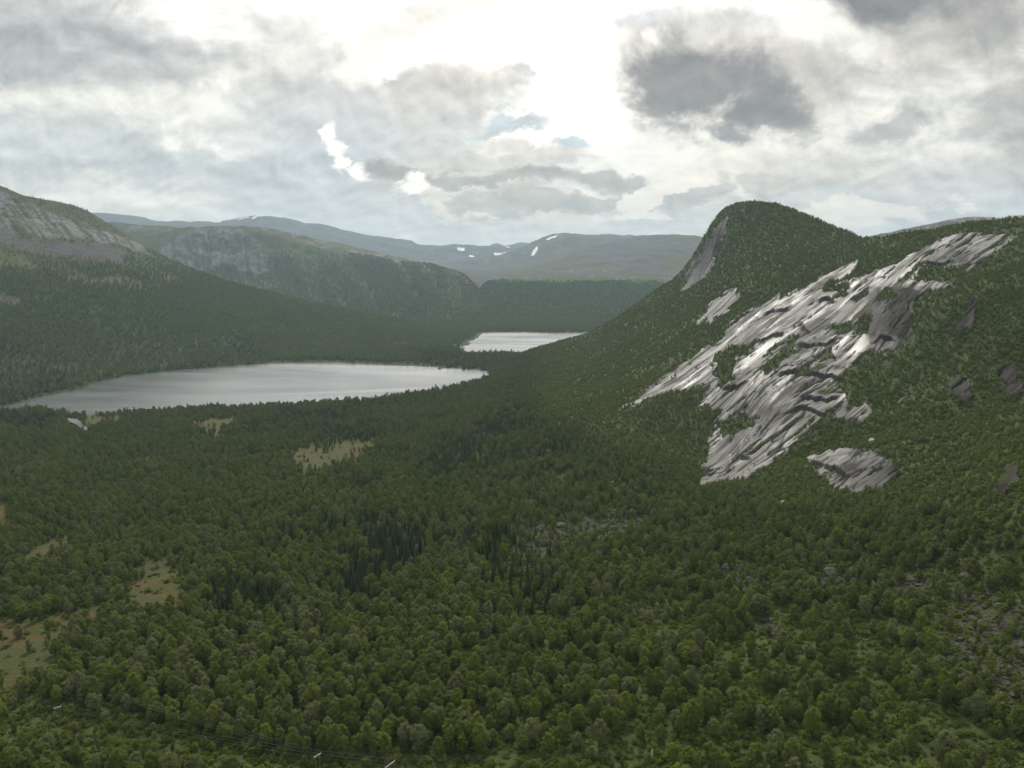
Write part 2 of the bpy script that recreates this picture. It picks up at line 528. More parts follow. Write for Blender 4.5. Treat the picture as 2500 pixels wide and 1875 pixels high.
def mat_rock(name, wet=True):
    m, N, b = principled(name)
    uv = N.attr('slope').outputs['Vector']            # metres along the fall line, across it, height
    s1 = N.noise(N.vmath('MULTIPLY', uv, (0.007, 0.17, 0.0)), 1.0, 7, 0.62, 0.15)
    s2 = N.noise(N.vmath('MULTIPLY', uv, (0.016, 0.60, 0.0)), 1.0, 6, 0.65, 0.1)
    blot = N.noise(N.vmath('MULTIPLY', uv, (0.35, 1.0, 1.0)), 0.06, 6, 0.6, 0.3)
    fine = N.noise(N.vmath('MULTIPLY', uv, (0.25, 1.0, 1.0)), 0.7, 6, 0.65)
    tone = N.attr('tone').outputs['Fac']
    c = N.mix(N.smooth(N.math('ADD', s1, N.math('MULTIPLY_ADD', tone, 0.42, -0.19)), 0.36, 0.58), (0.085, 0.080, 0.077, 1), (0.25, 0.244, 0.236, 1))
    c = N.mix(N.smooth(s2, 0.54, 0.68, 0, 0.5), c, (0.062, 0.058, 0.056, 1))
    c = N.mix(N.smooth(blot, 0.50, 0.68, 0, 0.7), c, (0.095, 0.09, 0.082, 1))
    c = N.mix(N.smooth(fine, 0.60, 0.75, 0, 0.35), c, (0.10, 0.095, 0.09, 1))
    c = N.mix(N.math('MULTIPLY', N.attr('crack_and_shade').outputs['Fac'], 0.9), c, (0.022, 0.021, 0.018, 1))  # dark joints, and the shade painted along the ledges
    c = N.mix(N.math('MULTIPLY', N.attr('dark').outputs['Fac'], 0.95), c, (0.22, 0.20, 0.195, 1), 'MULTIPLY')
    c = N.mix(N.attr('moss').outputs['Fac'], c, (0.042, 0.052, 0.014, 1))
    N.set(b.inputs['Base Color'], c)
    wetness = N.smooth(N.noise(N.vmath('MULTIPLY', uv, (0.013, 0.085, 0.0)), 1.0, 6, 0.62, 0.3), 0.45, 0.60)
    wetness = N.math('MULTIPLY', wetness, N.math('SUBTRACT', 1.0, N.math('MAXIMUM', N.attr('moss').outputs['Fac'], N.attr('dark').outputs['Fac'])))
    N.set(b.inputs['Roughness'], N.math('MULTIPLY_ADD', wetness, -0.24, 0.64))
    dull = N.math('MAXIMUM', N.attr('crack_and_shade').outputs['Fac'], N.math('MAXIMUM', N.attr('moss').outputs['Fac'], N.math('MULTIPLY', N.attr('dark').outputs['Fac'], 0.85)))
    dull = N.math('MAXIMUM', dull, N.math('MULTIPLY', N.smooth(s2, 0.48, 0.64), 0.55))
    dull = N.math('MAXIMUM', dull, N.math('MULTIPLY', N.smooth(blot, 0.50, 0.68), 0.7))
    N.set(b.inputs['Specular IOR Level'], N.math('MULTIPLY', N.math('SUBTRACT', 1.0, dull), N.math('MULTIPLY_ADD', wetness, 0.22, 0.06)))
    h = N.math('ADD', N.math('MULTIPLY', s1, 0.5), N.math('ADD', N.math('MULTIPLY', s2, 0.5), N.math('MULTIPLY', fine, 0.3)))
    bump = N.new('ShaderNodeBump', {'Height': h, 'Strength': 0.35, 'Distance': 0.3})
    N.set(b.inputs['Normal'], bump.outputs[0])
    return m


M_rock = mat_rock('wet_granite')


def mat_stone(name, a, c2):
    m, N, b = principled(name)
    oi = N.new('ShaderNodeObjectInfo').outputs['Random']
    p = N.new('ShaderNodeTexCoord').outputs['Object']
    n = N.noise(p, 1.6, 6, 0.65)
    nz = N.new('ShaderNodeSeparateXYZ', {0: N.new('ShaderNodeNewGeometry').outputs['Normal']}).outputs[2]
    c = N.mix(N.smooth(n, 0.3, 0.7), a, c2)
    c = N.mix(N.math('MULTIPLY', oi, 0.5), c, (0.056, 0.040, 0.027, 1))
    moss = N.math('MULTIPLY', N.smooth(nz, 0.5, 0.95), N.smooth(n, 0.42, 0.6))
    c = N.mix(N.math('MULTIPLY', moss, 0.7), c, (0.055, 0.055, 0.016, 1))
    N.set(b.inputs['Base Color'], c)
    b.inputs['Roughness'].default_value = 0.85
    bump = N.new('ShaderNodeBump', {'Height': n, 'Strength': 0.8, 'Distance': 0.3})
    N.set(b.inputs['Normal'], bump.outputs[0])
    return m


M_boulder = mat_stone('lichen_stone', (0.030, 0.026, 0.024, 1), (0.068, 0.060, 0.053, 1))
M_pale = mat_stone('pale_stone', (0.30, 0.29, 0.26, 1), (0.42, 0.40, 0.35, 1))


def mat_leaf(name, ca, cb, trans=0.35):
    m = bpy.data.materials.new(name)
    m.use_nodes = True
    N = NT(m.node_tree)
    N.n.clear()
    oi = N.new('ShaderNodeObjectInfo').outputs['Random']
    geo = N.new('ShaderNodeNewGeometry')
    pos = N.new('ShaderNodeTexCoord').outputs['Object']
    n = N.noise(pos, 0.9, 3, 0.6)
    big = N.noise(geo.outputs['Position'], 0.018, 3, 0.55)
    f = N.math('ADD', N.math('MULTIPLY', oi, 0.55), N.math('MULTIPLY', N.math('SUBTRACT', n, 0.5), 1.0))
    f = N.math('ADD', f, N.math('MULTIPLY', N.math('SUBTRACT', big, 0.45), 1.1), clamp=True)
    c = N.mix(f, ca, cb)
    d = N.new('ShaderNodeBsdfDiffuse', {'Color': c})
    t = N.new('ShaderNodeBsdfTranslucent', {'Color': N.mix(0.5, c, tuple(min(1, v * k) for v, k in zip(cb[:3], (1.6, 1.6, 0.8))) + (1,))})
    mx = N.new('ShaderNodeMixShader', {0: trans, 1: d.outputs[0], 2: t.outputs[0]})
    out = N.new('ShaderNodeOutputMaterial')
    N.l.new(mx.outputs[0], out.inputs[0])
    return m


M_leaf = [mat_leaf('birch_leaves', (0.068, 0.098, 0.023, 1), (0.134, 0.166, 0.042, 1), 0.25),
          mat_leaf('birch_leaves_pale', (0.108, 0.124, 0.054, 1), (0.158, 0.174, 0.078, 1), 0.25),
          mat_leaf('birch_leaves_yellow', (0.102, 0.134, 0.023, 1), (0.156, 0.186, 0.036, 1), 0.25)]
M_leaf_far = [mat_leaf('slope_birch_leaves', (0.090, 0.126, 0.036, 1), (0.150, 0.186, 0.058, 1), 0.25),
              mat_leaf('slope_birch_leaves_pale', (0.110, 0.130, 0.056, 1), (0.156, 0.174, 0.078, 1), 0.25),
              mat_leaf('slope_birch_leaves_yellow', (0.126, 0.150, 0.034, 1), (0.180, 0.198, 0.050, 1), 0.25)]
M_needle = mat_leaf('spruce_needles', (0.022, 0.036, 0.013, 1), (0.042, 0.058, 0.020, 1), 0.1)
M_shrub = mat_leaf('shrub_leaves', (0.060, 0.090, 0.014, 1), (0.118, 0.146, 0.026, 1), 0.25)


def mat_simple(name, col, rough=0.8, metal=0.0, noise=None):
    m, N, b = principled(name)
    p = N.new('ShaderNodeTexCoord').outputs['Object']
    n = N.noise(p, noise or 6.0, 5, 0.6)
    N.set(b.inputs['Base Color'], N.mix(N.smooth(n, 0.3, 0.7), tuple(v * 0.75 for v in col[:3]) + (1,), col))
    b.inputs['Roughness'].default_value = rough
    b.inputs['Metallic'].default_value = metal
    return m


M_bark = mat_simple('birch_bark', (0.15, 0.14, 0.12, 1), 0.9)
M_bark2 = mat_simple('spruce_bark', (0.07, 0.05, 0.04, 1), 0.9)
M_pole = mat_simple('weathered_pole', (0.15, 0.145, 0.13, 1), 0.8)
M_steel = mat_simple('galvanised_steel', (0.75, 0.74, 0.72, 1), 0.45)
M_glassy = mat_simple('insulator_porcelain', (0.35, 0.20, 0.14, 1), 0.3)
M_wire = mat_simple('aluminium_wire', (0.30, 0.30, 0.28, 1), 0.6, 0.0)
M_snow = mat_simple('old_snow', (0.66, 0.69, 0.72, 1), 0.7, 0.0, 0.05)


def mat_water():
    m, N, b = principled('lake_water')
    p = N.new('ShaderNodeNewGeometry').outputs['Position']
    n2 = N.noise(N.vmath('MULTIPLY', p, (0.5, 1.6, 1.0)), 0.006, 5, 0.6, 0.8)
    b.inputs['Base Color'].default_value = (0.03, 0.04, 0.04, 1)
    N.set(b.inputs['Roughness'], N.smooth(n2, 0.35, 0.7, 0.20, 0.28))
    b.inputs['IOR'].default_value = 2.4
    b.inputs['Specular IOR Level'].default_value = 1.0
    return m


M_water = mat_water()

# ------------------------------------------------------------------ near terrain (valley floor and the granite hill)
near_pts = []
for px in (-350, 0, 400, 800, 1250, 1700, 2100, 2500, 2850):
    t = (px + 350) / 3200
    zb = -103 + 12 * max(0, t - 0.45) / 0.55
    near_pts += [Zp(px, 2350, zb + 1), Zp(px, 2050, zb), Zp(px, 1875, zb - 1)]
for row, lst in {
    1600: [(-300, -109), (0, -109), (600, -109), (1250, -108), (1800, -103), (2200, -97), (2500, -90), (2800, -84)],
    1400: [(-300, -116), (0, -116), (600, -116), (1000, -117), (1300, -115), (1750, -108), (2100, -99), (2500, -84), (2800, -74)],
    1250: [(-300, -123), (0, -123), (500, -124), (900, -125), (1250, -122), (1600, -116), (1800, -111), (2100, -101), (2500, -72), (2800, -60)],
    1100: [(-300, -134), (0, -134), (500, -135), (900, -136), (1200, -130), (1450, -117)],
    1010: [(-300, -148), (0, -148), (400, -147), (700, -145), (950, -141), (1150, -132)],
    940: [(-300, -152), (0, -152), (500, -152), (900, -151)],
}.items():
    near_pts += [Zp(px, row, z) for px, z in lst]
near_pts += [
    (1180, 905, 1110), (1300, 852, 1150), (1430, 812, 1150), (1550, 742, 1100), (1640, 682, 1060), (1690, 625, 1020), (1720, 572, 1000),
    (1760, 512, 985), (1800, 493, 970), (1850, 488, 950), (1930, 502, 900), (2000, 534, 850), (2100, 574, 770), (2150, 579, 730),
    (2250, 562, 690), (2400, 537, 640), (2500, 525, 610), (2650, 510, 590), (2850, 490, 570),
    (1850, 560, 880), (1900, 640, 770), (2020, 630, 740), (1770, 640, 900), (1650, 780, 850), (1450, 880, 900), (1300, 930, 850),
    (1100, 965, 860), (1200, 1000, 690), (1370, 1000, 610),
    (1520, 1000, 550), (1700, 880, 625), (1900, 850, 565), (2100, 700, 615), (2330, 590, 605), (1750, 1180, 430), (1900, 1000, 480),
    (2100, 900, 505), (2000, 1130, 410), (2300, 1000, 400), (2500, 1000, 365), (2500, 800, 430), (2300, 800, 475), (2500, 650, 510),
    (2800, 900, 380), (2800, 700, 440),
]
near_pts += [Zp(-1600, r, z) for r, z in ((2350, -100), (1875, -104), (1600, -109), (1400, -116), (1250, -123), (1100, -134), (1010, -147), (945, -151))]
near_pts += [Zp(4200, r, z) for r, z in ((2350, -84), (1875, -76), (1600, -64), (1400, -50))] + [(4200, 1150, 330), (4200, 900, 350), (4200, 700, 420), (4200, 480, 540), (3400, 485, 555), (3400, 900, 360)]
near_fit = TPS(near_pts)
crest_near = np.array([(-1700, 945), (1040, 945), (1110, 925), (1180, 903), (1240, 878), (1300, 851), (1365, 830), (1430, 811), (1490, 780), (1550, 741), (1600, 707), (1640, 681),
                       (1668, 655), (1690, 624), (1706, 598), (1720, 571), (1738, 540), (1760, 512), (1778, 499), (1800, 493), (1825, 488), (1850, 488), (1890, 493), (1930, 503),
                       (1965, 519), (2000, 535), (2050, 556), (2100, 574), (2130, 579), (2160, 578), (2200, 570), (2250, 562), (2320, 549), (2400, 537), (2500, 525), (2700, 508), (3000, 495), (4300, 478)], float)

crest_near[:, 1] += np.interp(crest_near[:, 0], [1100, 1180, 1700, 1760, 2100, 3000], [0, 6, 6, 4, 4, 6])

rock_px = [
    # the big slab
    [(1505, 1003), (1640, 912), (1745, 838), (1790, 790), (1850, 752), (1905, 708), (1902, 738), (1960, 705), (2035, 664), (2098, 638), (2088, 656), (2045, 690),
     (2125, 672), (2210, 636), (2295, 584), (2330, 578), (2365, 570), (2495, 576), (2430, 620), (2350, 662), (2250, 668), (2225, 690), (2335, 690), (2280, 720), (2222, 740), (2240, 818),
     (2183, 870), (2100, 864), (2050, 930), (2070, 1000), (2055, 1030), (2008, 1032), (1950, 1088), (1860, 1140), (1790, 1175), (1708, 1180), (1720, 1108), (1745, 1060), (1760, 1010),
     (1705, 996), (1720, 958), (1742, 930), (1725, 940), (1590, 976)],
    [(1975, 1120), (2010, 1102), (2060, 1096), (2130, 1108), (2190, 1140), (2215, 1165), (2140, 1195), (2050, 1200), (2020, 1180), (1985, 1140)],
    [(1776, 530), (1746, 556), (1725, 605), (1680, 662), (1656, 712), (1702, 684), (1736, 648), (1758, 592), (1776, 545)],
    [(1696, 792), (1748, 735), (1790, 706), (1802, 702), (1796, 730), (1764, 772), (1730, 798)],
    [(2060, 1018), (2110, 985), (2126, 1000), (2100, 1030), (2076, 1036)],
    [(2185, 965), (2215, 950), (2225, 970), (2200, 1010), (2180, 1000)],
    [(2370, 720), (2406, 706), (2400, 740), (2370, 790), (2345, 850), (2340, 800)],
    [(2435, 900), (2470, 890), (2500, 960), (2500, 980), (2440, 960)],
    [(2210, 1130), (2232, 1120), (2240, 1140), (2224, 1152)],
    [(2300, 940), (2360, 920), (2400, 950), (2360, 985), (2320, 975)],
    [(2440, 1140), (2500, 1120), (2500, 1190), (2440, 1200)],
]
veg_px = [
    [(1748, 868), (1800, 846), (1850, 836), (1822, 866), (1800, 870), (1790, 900), (1800, 930), (1760, 945), (1740, 920)],
    [(1850, 895), (1880, 868), (1930, 850), (1960, 856), (1920, 880), (1895, 905), (1858, 915)],
    [(2010, 715), (2022, 690), (2060, 690), (2072, 712), (2040, 726)],
    [(2140, 730), (2150, 712), (2182, 718), (2172, 742)],
    [(2080, 800), (2110, 765), (2130, 775), (2120, 812), (2090, 812)],
    [(1925, 912), (1960, 900), (2000, 905), (1985, 920), (1940, 925)],
    [(1980, 868), (2030, 858), (2045, 880), (2000, 890)],
    [(2030, 800), (2075, 788), (2085, 812), (2040, 820)],
    [(1760, 1040), (1800, 1010), (1850, 1020), (1820, 1050), (1770, 1080)],
    [(1900, 850), (1940, 832), (1970, 836), (1930, 856)],
    [(2290, 690), (2330, 676), (2360, 690), (2310, 704)],
]
bog_px = [
    [(-80, 1510), (60, 1508), (150, 1500), (230, 1470), (300, 1480), (200, 1535), (130, 1560), (150, 1600), (60, 1640), (-80, 1655)],
    [(330, 1372), (400, 1362), (450, 1390), (462, 1430), (420, 1452), (330, 1470), (300, 1450)],
    [(185, 1012), (300, 1006), (330, 1020), (210, 1032)],
    [(430, 1010), (600, 1006), (585, 1030), (530, 1052), (470, 1068), (505, 1040), (440, 1022)],
    [(235, 1132), (330, 1122), (410, 1103), (395, 1120), (260, 1142)],
    [(700, 1085), (850, 1073), (945, 1078), (885, 1105), (795, 1132), (740, 1148), (728, 1115), (700, 1100)],
    [(20, 1120), (100, 1110), (85, 1124)],
    [(50, 1320), (175, 1303), (168, 1330), (60, 1342)],
    [(-50, 1235), (25, 1230), (40, 1260), (-50, 1275)],
]
bog_px = [[(x, y + (0.75 * (y - 650) / 15.0 if y > np.mean([q[1] for q in p]) else 0)) for x, y in p] for p in bog_px]
scree_px = [
    [(1290, 1270), (1400, 1250), (1560, 1250), (1570, 1290), (1450, 1330), (1380, 1330), (1260, 1390), (1250, 1350)],
    [(1740, 1390), (1790, 1370), (1860, 1390), (1870, 1430), (1770, 1440)],
    [(1990, 1400), (2120, 1385), (2130, 1425), (2010, 1440)],
    [(2180, 1420), (2270, 1400), (2270, 1450), (2200, 1470)],
    [(2330, 1445), (2420, 1430), (2440, 1480), (2350, 1490)],
    [(2290, 1500), (2420, 1480), (2700, 1470), (2700, 1760), (2480, 1740), (2400, 1640), (2300, 1600)],
    [(1500, 1480), (1620, 1460), (1640, 1490), (1540, 1520)],
    [(1850, 1520), (1900, 1510), (1890, 1560), (1850, 1550)],
]
clear_px = [[(-200, 1730), (60, 1738), (250, 1780), (430, 1850), (420, 1900), (200, 1950), (-200, 1900)]]
hill_split = np.array([(1150, 900), (1300, 1010), (1500, 1110), (1700, 1200), (1900, 1225), (2100, 1225), (2300, 1250), (2600, 1290), (3000, 1330), (4300, 1400)])


def slope_wobble(px, py, seed=0.0):
    """ragged edges drawn out along the run of the slab"""
    a = px * 0.84 - py * 0.54
    b = px * 0.54 + py * 0.84
    return fbm(a / 70 + seed, b / 13, 5), fbm(a / 24 + seed + 9, b / 16, 4)


def rockmask(px, py, soft=3.0, shrink=0.0):
    w1, w2 = slope_wobble(px, py)
    m = np.full(px.shape, -1e9)
    for p in rock_px:
        m = np.maximum(m, sdist(p, px + 13 * w2, py + 7 * w1))
    m = m - 5 * np.maximum(0, w1 + 0.15) + 2
    # on the right-hand cliff only scraps of rock come through
    m = m - sstep(px, 2150, 2210) * sstep(py, 690, 740) * (9 + 16 * fbm(px / 26, py / 34, 4))
    v = np.full(px.shape, -1e9)
    w1, w2 = slope_wobble(px, py, 40.0)
    for p in veg_px:
        v = np.maximum(v, sdist(p, px + 12 * w2, py + 12 * w1))
    # green seams along the run of the sheets
    a_, b_ = px * 0.80 - py * 0.60, px * 0.60 + py * 0.80
    seam = fbm(a_ / 85 + 3, b_ / 9, 5) + 0.5 * fbm(px / 90, py / 90, 3) - 1.0 * (1 - sstep(px, 1790, 1830)) * (1 - sstep(py, 740, 800))
    v = np.maximum(v, (seam - 0.62) * 22)
    return sstep(m - shrink, -soft, soft) * (1 - sstep(v + shrink * 0.5, -soft, soft + 2))


def hill_grass(px, py):
    """open grassy patches between the scrub on the hill"""
    h = sstep(np.interp(px, hill_split[:, 0], hill_split[:, 1]) - py, 0, 80) * sstep(px, 1300, 1500)
    return h * (0.16 * sstep(fbm(px / 70, py / 40, 4), 0.1, 0.6) + 0.12 * sstep(fbm(px / 14, py / 8, 3), 0.25, 0.6))


def near_masks(px, py):
    return {'rock': rockmask(px, py), 'bog': polymask(bog_px, px, py, 18, 26, 1 / 45.0), 'scree': polymask(scree_px, px, py, 14, 22, 1 / 60.0) * 0.7,
            'moor': polymask(clear_px, px, py, 20, 20, 1 / 60.0) * 0.2 + hill_grass(px, py)}


def near_relief(V, px, py):
    x, y = V[:, 0], V[:, 1]
    hill = sstep(np.interp(px, hill_split[:, 0], hill_split[:, 1]) - py, -60, 120) * sstep(px, 1150, 1400)
    a = 0.6 + 1.8 * hill
    edge = 1 - 0.6 * sstep(np.interp(px, crest_near[:, 0], crest_near[:, 1]) - py, -30, 0)
    return a * edge * (fbm(x / 38, y / 38, 4) + 0.5 * hill * fbm(x / 11, y / 11, 3))


def build_near():
    cols = np.concatenate([np.arange(-1600, -420, 20.0), np.arange(-420, 2921, 5.0), np.arange(2935, 4200, 20.0)])
    crest = np.interp(cols, crest_near[:, 0], crest_near[:, 1])
    nr = 330
    t = np.linspace(0, 1, nr)[:, None]
    PY = 2300 + (crest[None] - 2300) * t
    PX = np.broadcast_to(cols[None], PY.shape)
    D = near_fit(PX, PY)
    px, py = PX.ravel(), PY.ravel()
    V = at_dist(px, py, D.ravel())
    V[:, 2] += near_relief(V, px, py)
    # far side of the ridge, falling away behind the crest
    top = V.reshape(nr, len(cols), 3)[-1]
    back = []
    for dy, dz in ((12, 1.0), (30, 5), (70, 22), (140, 52), (260, 100), (420, 160)):
        b = top.copy()
        b[:, 1] += dy
        b[:, 0] *= (top[:, 1] + dy * 0.6) / top[:, 1]
        wgt = sstep(cols, 1180, 1420)
        b[:, 2] = np.maximum(top[:, 2] - dz * wgt, -153)
        back.append(b)
    V = np.concatenate([V] + back)
    px = np.concatenate([px] + [cols] * 6)
    py = np.concatenate([py] + [crest - 1] * 6)
    nr += 6
    V = dig_lakes(V)
    V[:, 2] -= 3.6 * rockmask(px, py, 5.0, 5.0)
    at = near_masks(px, py)
    at['px'], at['py'] = px, py
    Fc = grid_faces(nr, len(cols))
    fx, fy = px[Fc].mean(1), py[Fc].mean(1)
    is_hill = (fx > 1150) & (fy < np.interp(fx, hill_split[:, 0], hill_split[:, 1]))
    is_bog = (at['bog'][Fc].mean(1) > 0.5) & ~is_hill
    return V, Fc, at, is_hill, is_bog


NV, NF, NA, is_hill, is_bog = build_near()


def put(name, V, Fc, at, mat, parent=None, **props):
    v, f, a = compact(V, Fc, {k: w for k, w in at.items() if k not in ('px', 'py')})
    return add(name, mesh_np(name, v, f, [mat], True, a), parent, **props)


put('ground', NV, NF[~is_hill & ~is_bog], NA, M_ground, kind='structure')
put('bog', NV, NF[is_bog], NA, M_ground, kind='structure')
hill = put('granite_hill', NV, NF[is_hill], NA, M_ground, kind='structure')

# ------------------------------------------------------------------ bare granite: exfoliating sheets on the hill
UDIR = np.array([0.83, 0.558])


ledge_px = [
    [(1896, 919), (1944, 914), (1985, 919), (2028, 925), (2060, 935)],
    [(1950, 977), (1987, 981), (2025, 984), (2050, 972)],
    [(1928, 1008), (1960, 1001), (1993, 1014), (2024, 1032)],
    [(2005, 1091), (2052, 1087), (2106, 1076)],
    [(1818, 854), (1852, 836), (1893, 824), (1920, 822)],
    [(1942, 850), (1988, 844), (2015, 848), (2048, 828)],
    [(1974, 1128), (2006, 1142), (2040, 1152), (2072, 1172)],
    [(1735, 850), (1771, 806), (1806, 780), (1838, 762)],
    [(1762, 958), (1800, 950), (1826, 936)],
    [(2090, 650), (2108, 660), (2140, 652)],
    [(1990, 742), (2016, 732), (2046, 738)],
    [(2126, 842), (2150, 832), (2186, 838)],
    [(2250, 694), (2290, 682), (2330, 688)],
    [(1790, 1130), (1806, 1118), (1830, 1122), (1836, 1136)],
    [(2240, 640), (2262, 652), (2300, 655), (2330, 648)],
    [(1860, 775), (1892, 762), (1930, 758)],
]


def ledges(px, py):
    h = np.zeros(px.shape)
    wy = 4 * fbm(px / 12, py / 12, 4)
    ledge_shade = np.zeros(px.shape)
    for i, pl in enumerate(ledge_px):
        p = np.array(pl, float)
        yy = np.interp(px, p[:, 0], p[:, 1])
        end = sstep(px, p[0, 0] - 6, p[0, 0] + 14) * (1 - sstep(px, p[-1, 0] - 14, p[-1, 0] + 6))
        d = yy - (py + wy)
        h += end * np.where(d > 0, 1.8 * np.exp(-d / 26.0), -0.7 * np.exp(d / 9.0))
        ledge_shade = np.maximum(ledge_shade, end * sstep(d, -5, -2) * (1 - sstep(d, 1.5, 3.5)))  # dark strip painted along each ledge as its overhang shade
    return h, ledge_shade


def slab_relief(x, y):
    u = x * UDIR[0] + y * UDIR[1]
    v = -x * UDIR[1] + y * UDIR[0]
    wu = u + 10 * fbm(x / 26, y / 26, 4)
    wv = v + 0.7 * fbm(u / 40, v / 9, 4)
    c1, b1, ox1, oy1 = vor(wu / 75, wv / 12, 1)
    slab_relief.cell = vor.cell
    c2, b2, ox2, oy2 = vor((wu + 5 * fbm(x / 9, y / 9, 3)) / 25, wv / 6.5, 2)
    c3, b3, ox3, oy3 = vor((u + 6 * fbm(x / 14, y / 14, 4)) / 10, (wv + 0.8 * fbm(x / 6, y / 6, 3)) / 3.4, 3)
    rough = sstep(fbm(u / 60 + 3, v / 16, 3), -0.25, 0.35)      # smooth sheets next to broken ones
    h = 1.0 * c1 + 0.35 * c2 * rough + 0.22 * c3 * rough
    h = h + 0.08 * fbm(u / 70, v / 2.4, 3)
    crack_and_shade = np.maximum((1 - sstep(b1, 0.02, 0.10)), np.maximum((1 - sstep(b2, 0.03, 0.17)) * (0.25 + 0.75 * rough) * (c2 > 0.25), (1 - sstep(b3, 0.03, 0.22)) * rough * (c3 > 0.5)))
    crack_and_shade = crack_and_shade * sstep(fbm(u / 9, v / 4, 3), -0.75, 0.1)
    slab_relief.tone = 0.55 * c2 + 0.45 * c3 * rough + 0.22 * (1 - rough)
    return h, u, v, crack_and_shade


def build_slabs():
    px1 = np.arange(1480, 2530, 2.0)
    py1 = np.arange(515, 1230, 1.7)
    PX, PY = np.meshgrid(px1, py1[::-1])
    px, py = PX.ravel(), PY.ravel()
    crest = np.interp(px, crest_near[:, 0], crest_near[:, 1])
    D = near_fit(px, np.maximum(py, crest))
    V = at_dist(px, np.maximum(py, crest), D)
    V[:, 2] += 0.6 * fbm(V[:, 0] / 38, V[:, 1] / 38, 3)
    soft = rockmask(px, py, 11.0)
    h, u, v, crack_and_shade = slab_relief(V[:, 0], V[:, 1])
    led, ledge_shade = ledges(px, py)
    crack_and_shade = np.maximum(crack_and_shade, ledge_shade)  # painted ledge shade shares the mask of the real cracks
    build_slabs.cell = slab_relief.cell
    V[:, 2] += -1.3 + 1.9 * sstep(soft, 0.15, 0.6) + (h + led * 0.9 - 0.35 * crack_and_shade) * sstep(soft, 0.15, 0.7)
    Fc = grid_faces(len(py1), len(px1))
    keep = (soft[Fc].max(1) > 0.06) & (py - crest > 0.0)[Fc].all(1)
    n1 = fbm(u / 40, v / 3.5, 5)
    n2 = fbm(V[:, 0] / 9, V[:, 1] / 9, 4)
    moss = np.clip(sstep(n1 + 0.5 * n2, 0.55, 0.85) * 0.85 + (1 - sstep(soft, 0.25, 0.6)), 0, 1)
    # shade of the right-hand cliff painted into the rock colour, then other darker patches
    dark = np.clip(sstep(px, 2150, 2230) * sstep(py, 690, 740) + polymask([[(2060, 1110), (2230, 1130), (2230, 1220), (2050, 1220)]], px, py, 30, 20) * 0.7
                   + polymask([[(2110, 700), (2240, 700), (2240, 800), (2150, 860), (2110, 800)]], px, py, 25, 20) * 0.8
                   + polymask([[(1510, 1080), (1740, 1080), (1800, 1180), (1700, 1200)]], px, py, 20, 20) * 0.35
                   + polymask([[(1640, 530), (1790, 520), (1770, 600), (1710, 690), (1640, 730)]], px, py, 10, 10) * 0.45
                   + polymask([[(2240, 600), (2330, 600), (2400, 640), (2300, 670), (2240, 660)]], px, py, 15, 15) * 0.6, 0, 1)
    build_slabs.face_cell = build_slabs.cell[Fc[keep][:, 0]]
    return V, Fc[keep], {'slope': np.stack([u, v, V[:, 2]], -1), 'moss': moss, 'dark': dark, 'crack_and_shade': np.clip(crack_and_shade, 0, 1), 'tone': slab_relief.tone, 'px': px, 'py': py}


SV, SF, SA = build_slabs()
# every exfoliation sheet is a part of the hill; slivers go together
cells, inv, num = np.unique(build_slabs.face_cell, return_inverse=True, return_counts=True)
big_cell = num >= 90
order = np.argsort(-num)
for k in order:
    if big_cell[k]:
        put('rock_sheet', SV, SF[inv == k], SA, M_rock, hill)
left = ~big_cell[inv]
if left.any():
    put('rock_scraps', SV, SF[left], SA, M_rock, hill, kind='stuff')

# ------------------------------------------------------------------ left mountain and the floor beyond the lakes
left_pts = [Zp(*p) for p in [
    (-400, 1015, -158), (-100, 1010, -156), (60, 1000, -153), (180, 968, -152), (300, 935, -152), (480, 912, -152), (640, 903, -152), (820, 900, -152), (1000, 905, -152), (1250, 915, -150), (1500, 915, -150), (1800, 915, -150),
    (-100, 965, -145), (100, 940, -143), (300, 905, -146), (640, 882, -148), (1000, 884, -148.5), (1200, 880, -147), (1400, 880, -150), (1800, 880, -150),
    (1000, 850, -147), (1200, 845, -150), (1400, 840, -151), (1800, 840, -150), (1150, 812, -149), (1300, 805, -149), (1800, 805, -149), (1200, 780, -147), (1500, 780, -147), (1800, 780, -147)]]
left_pts += [
    (-1700, 60, 1700), (-1000, 180, 1700), (-1700, 600, 1300), (-1700, 1010, 830), (-1000, 1010, 840), (-400, 320, 1700), (-200, 380, 1700), (0, 455, 1700), (55, 477, 1720), (110, 488, 1750), (180, 502, 1770), (250, 537, 1790), (320, 580, 1810), (390, 622, 1830), (470, 658, 1850), (560, 692, 1870),
    (680, 722, 1890), (800, 750, 1910), (900, 770, 1920), (1000, 787, 1930), (1080, 800, 1930),
    (-300, 600, 1430), (0, 590, 1460), (150, 610, 1480), (300, 645, 1540), (-100, 760, 1180), (100, 760, 1200), (300, 760, 1300), (500, 780, 1420), (700, 800, 1560),
    (100, 860, 1050), (300, 850, 1150), (500, 840, 1280), (800, 840, 1500), (0, 520, 1600), (200, 560, 1680)]
left_fit = TPS(left_pts)
crest_left = np.array([(-1800, 40), (-1000, 180), (-500, 290), (-400, 320), (-200, 380), (0, 454), (55, 477), (110, 487), (145, 493), (180, 500), (215, 515), (250, 536), (285, 560), (320, 581), (355, 602), (390, 622), (430, 641), (470, 658), (560, 691),
                       (680, 722), (800, 749), (900, 769), (1000, 786), (1080, 798), (1140, 800), (1200, 790), (1900, 780)])
lrock_px = [
    [(-300, 400), (0, 470), (60, 490), (110, 518), (170, 534), (230, 555), (300, 580), (345, 598), (378, 628), (345, 616), (300, 602), (240, 596), (190, 584), (130, 582), (96, 586), (60, 570), (0, 556), (-300, 520)],
]
lscree_px = [[(-300, 540), (0, 562), (100, 590), (230, 600), (300, 625), (320, 645), (260, 640), (200, 628), (100, 618), (0, 600), (-300, 590)],
             [(-200, 690), (20, 712), (70, 738), (60, 750), (0, 745), (-200, 740)]]
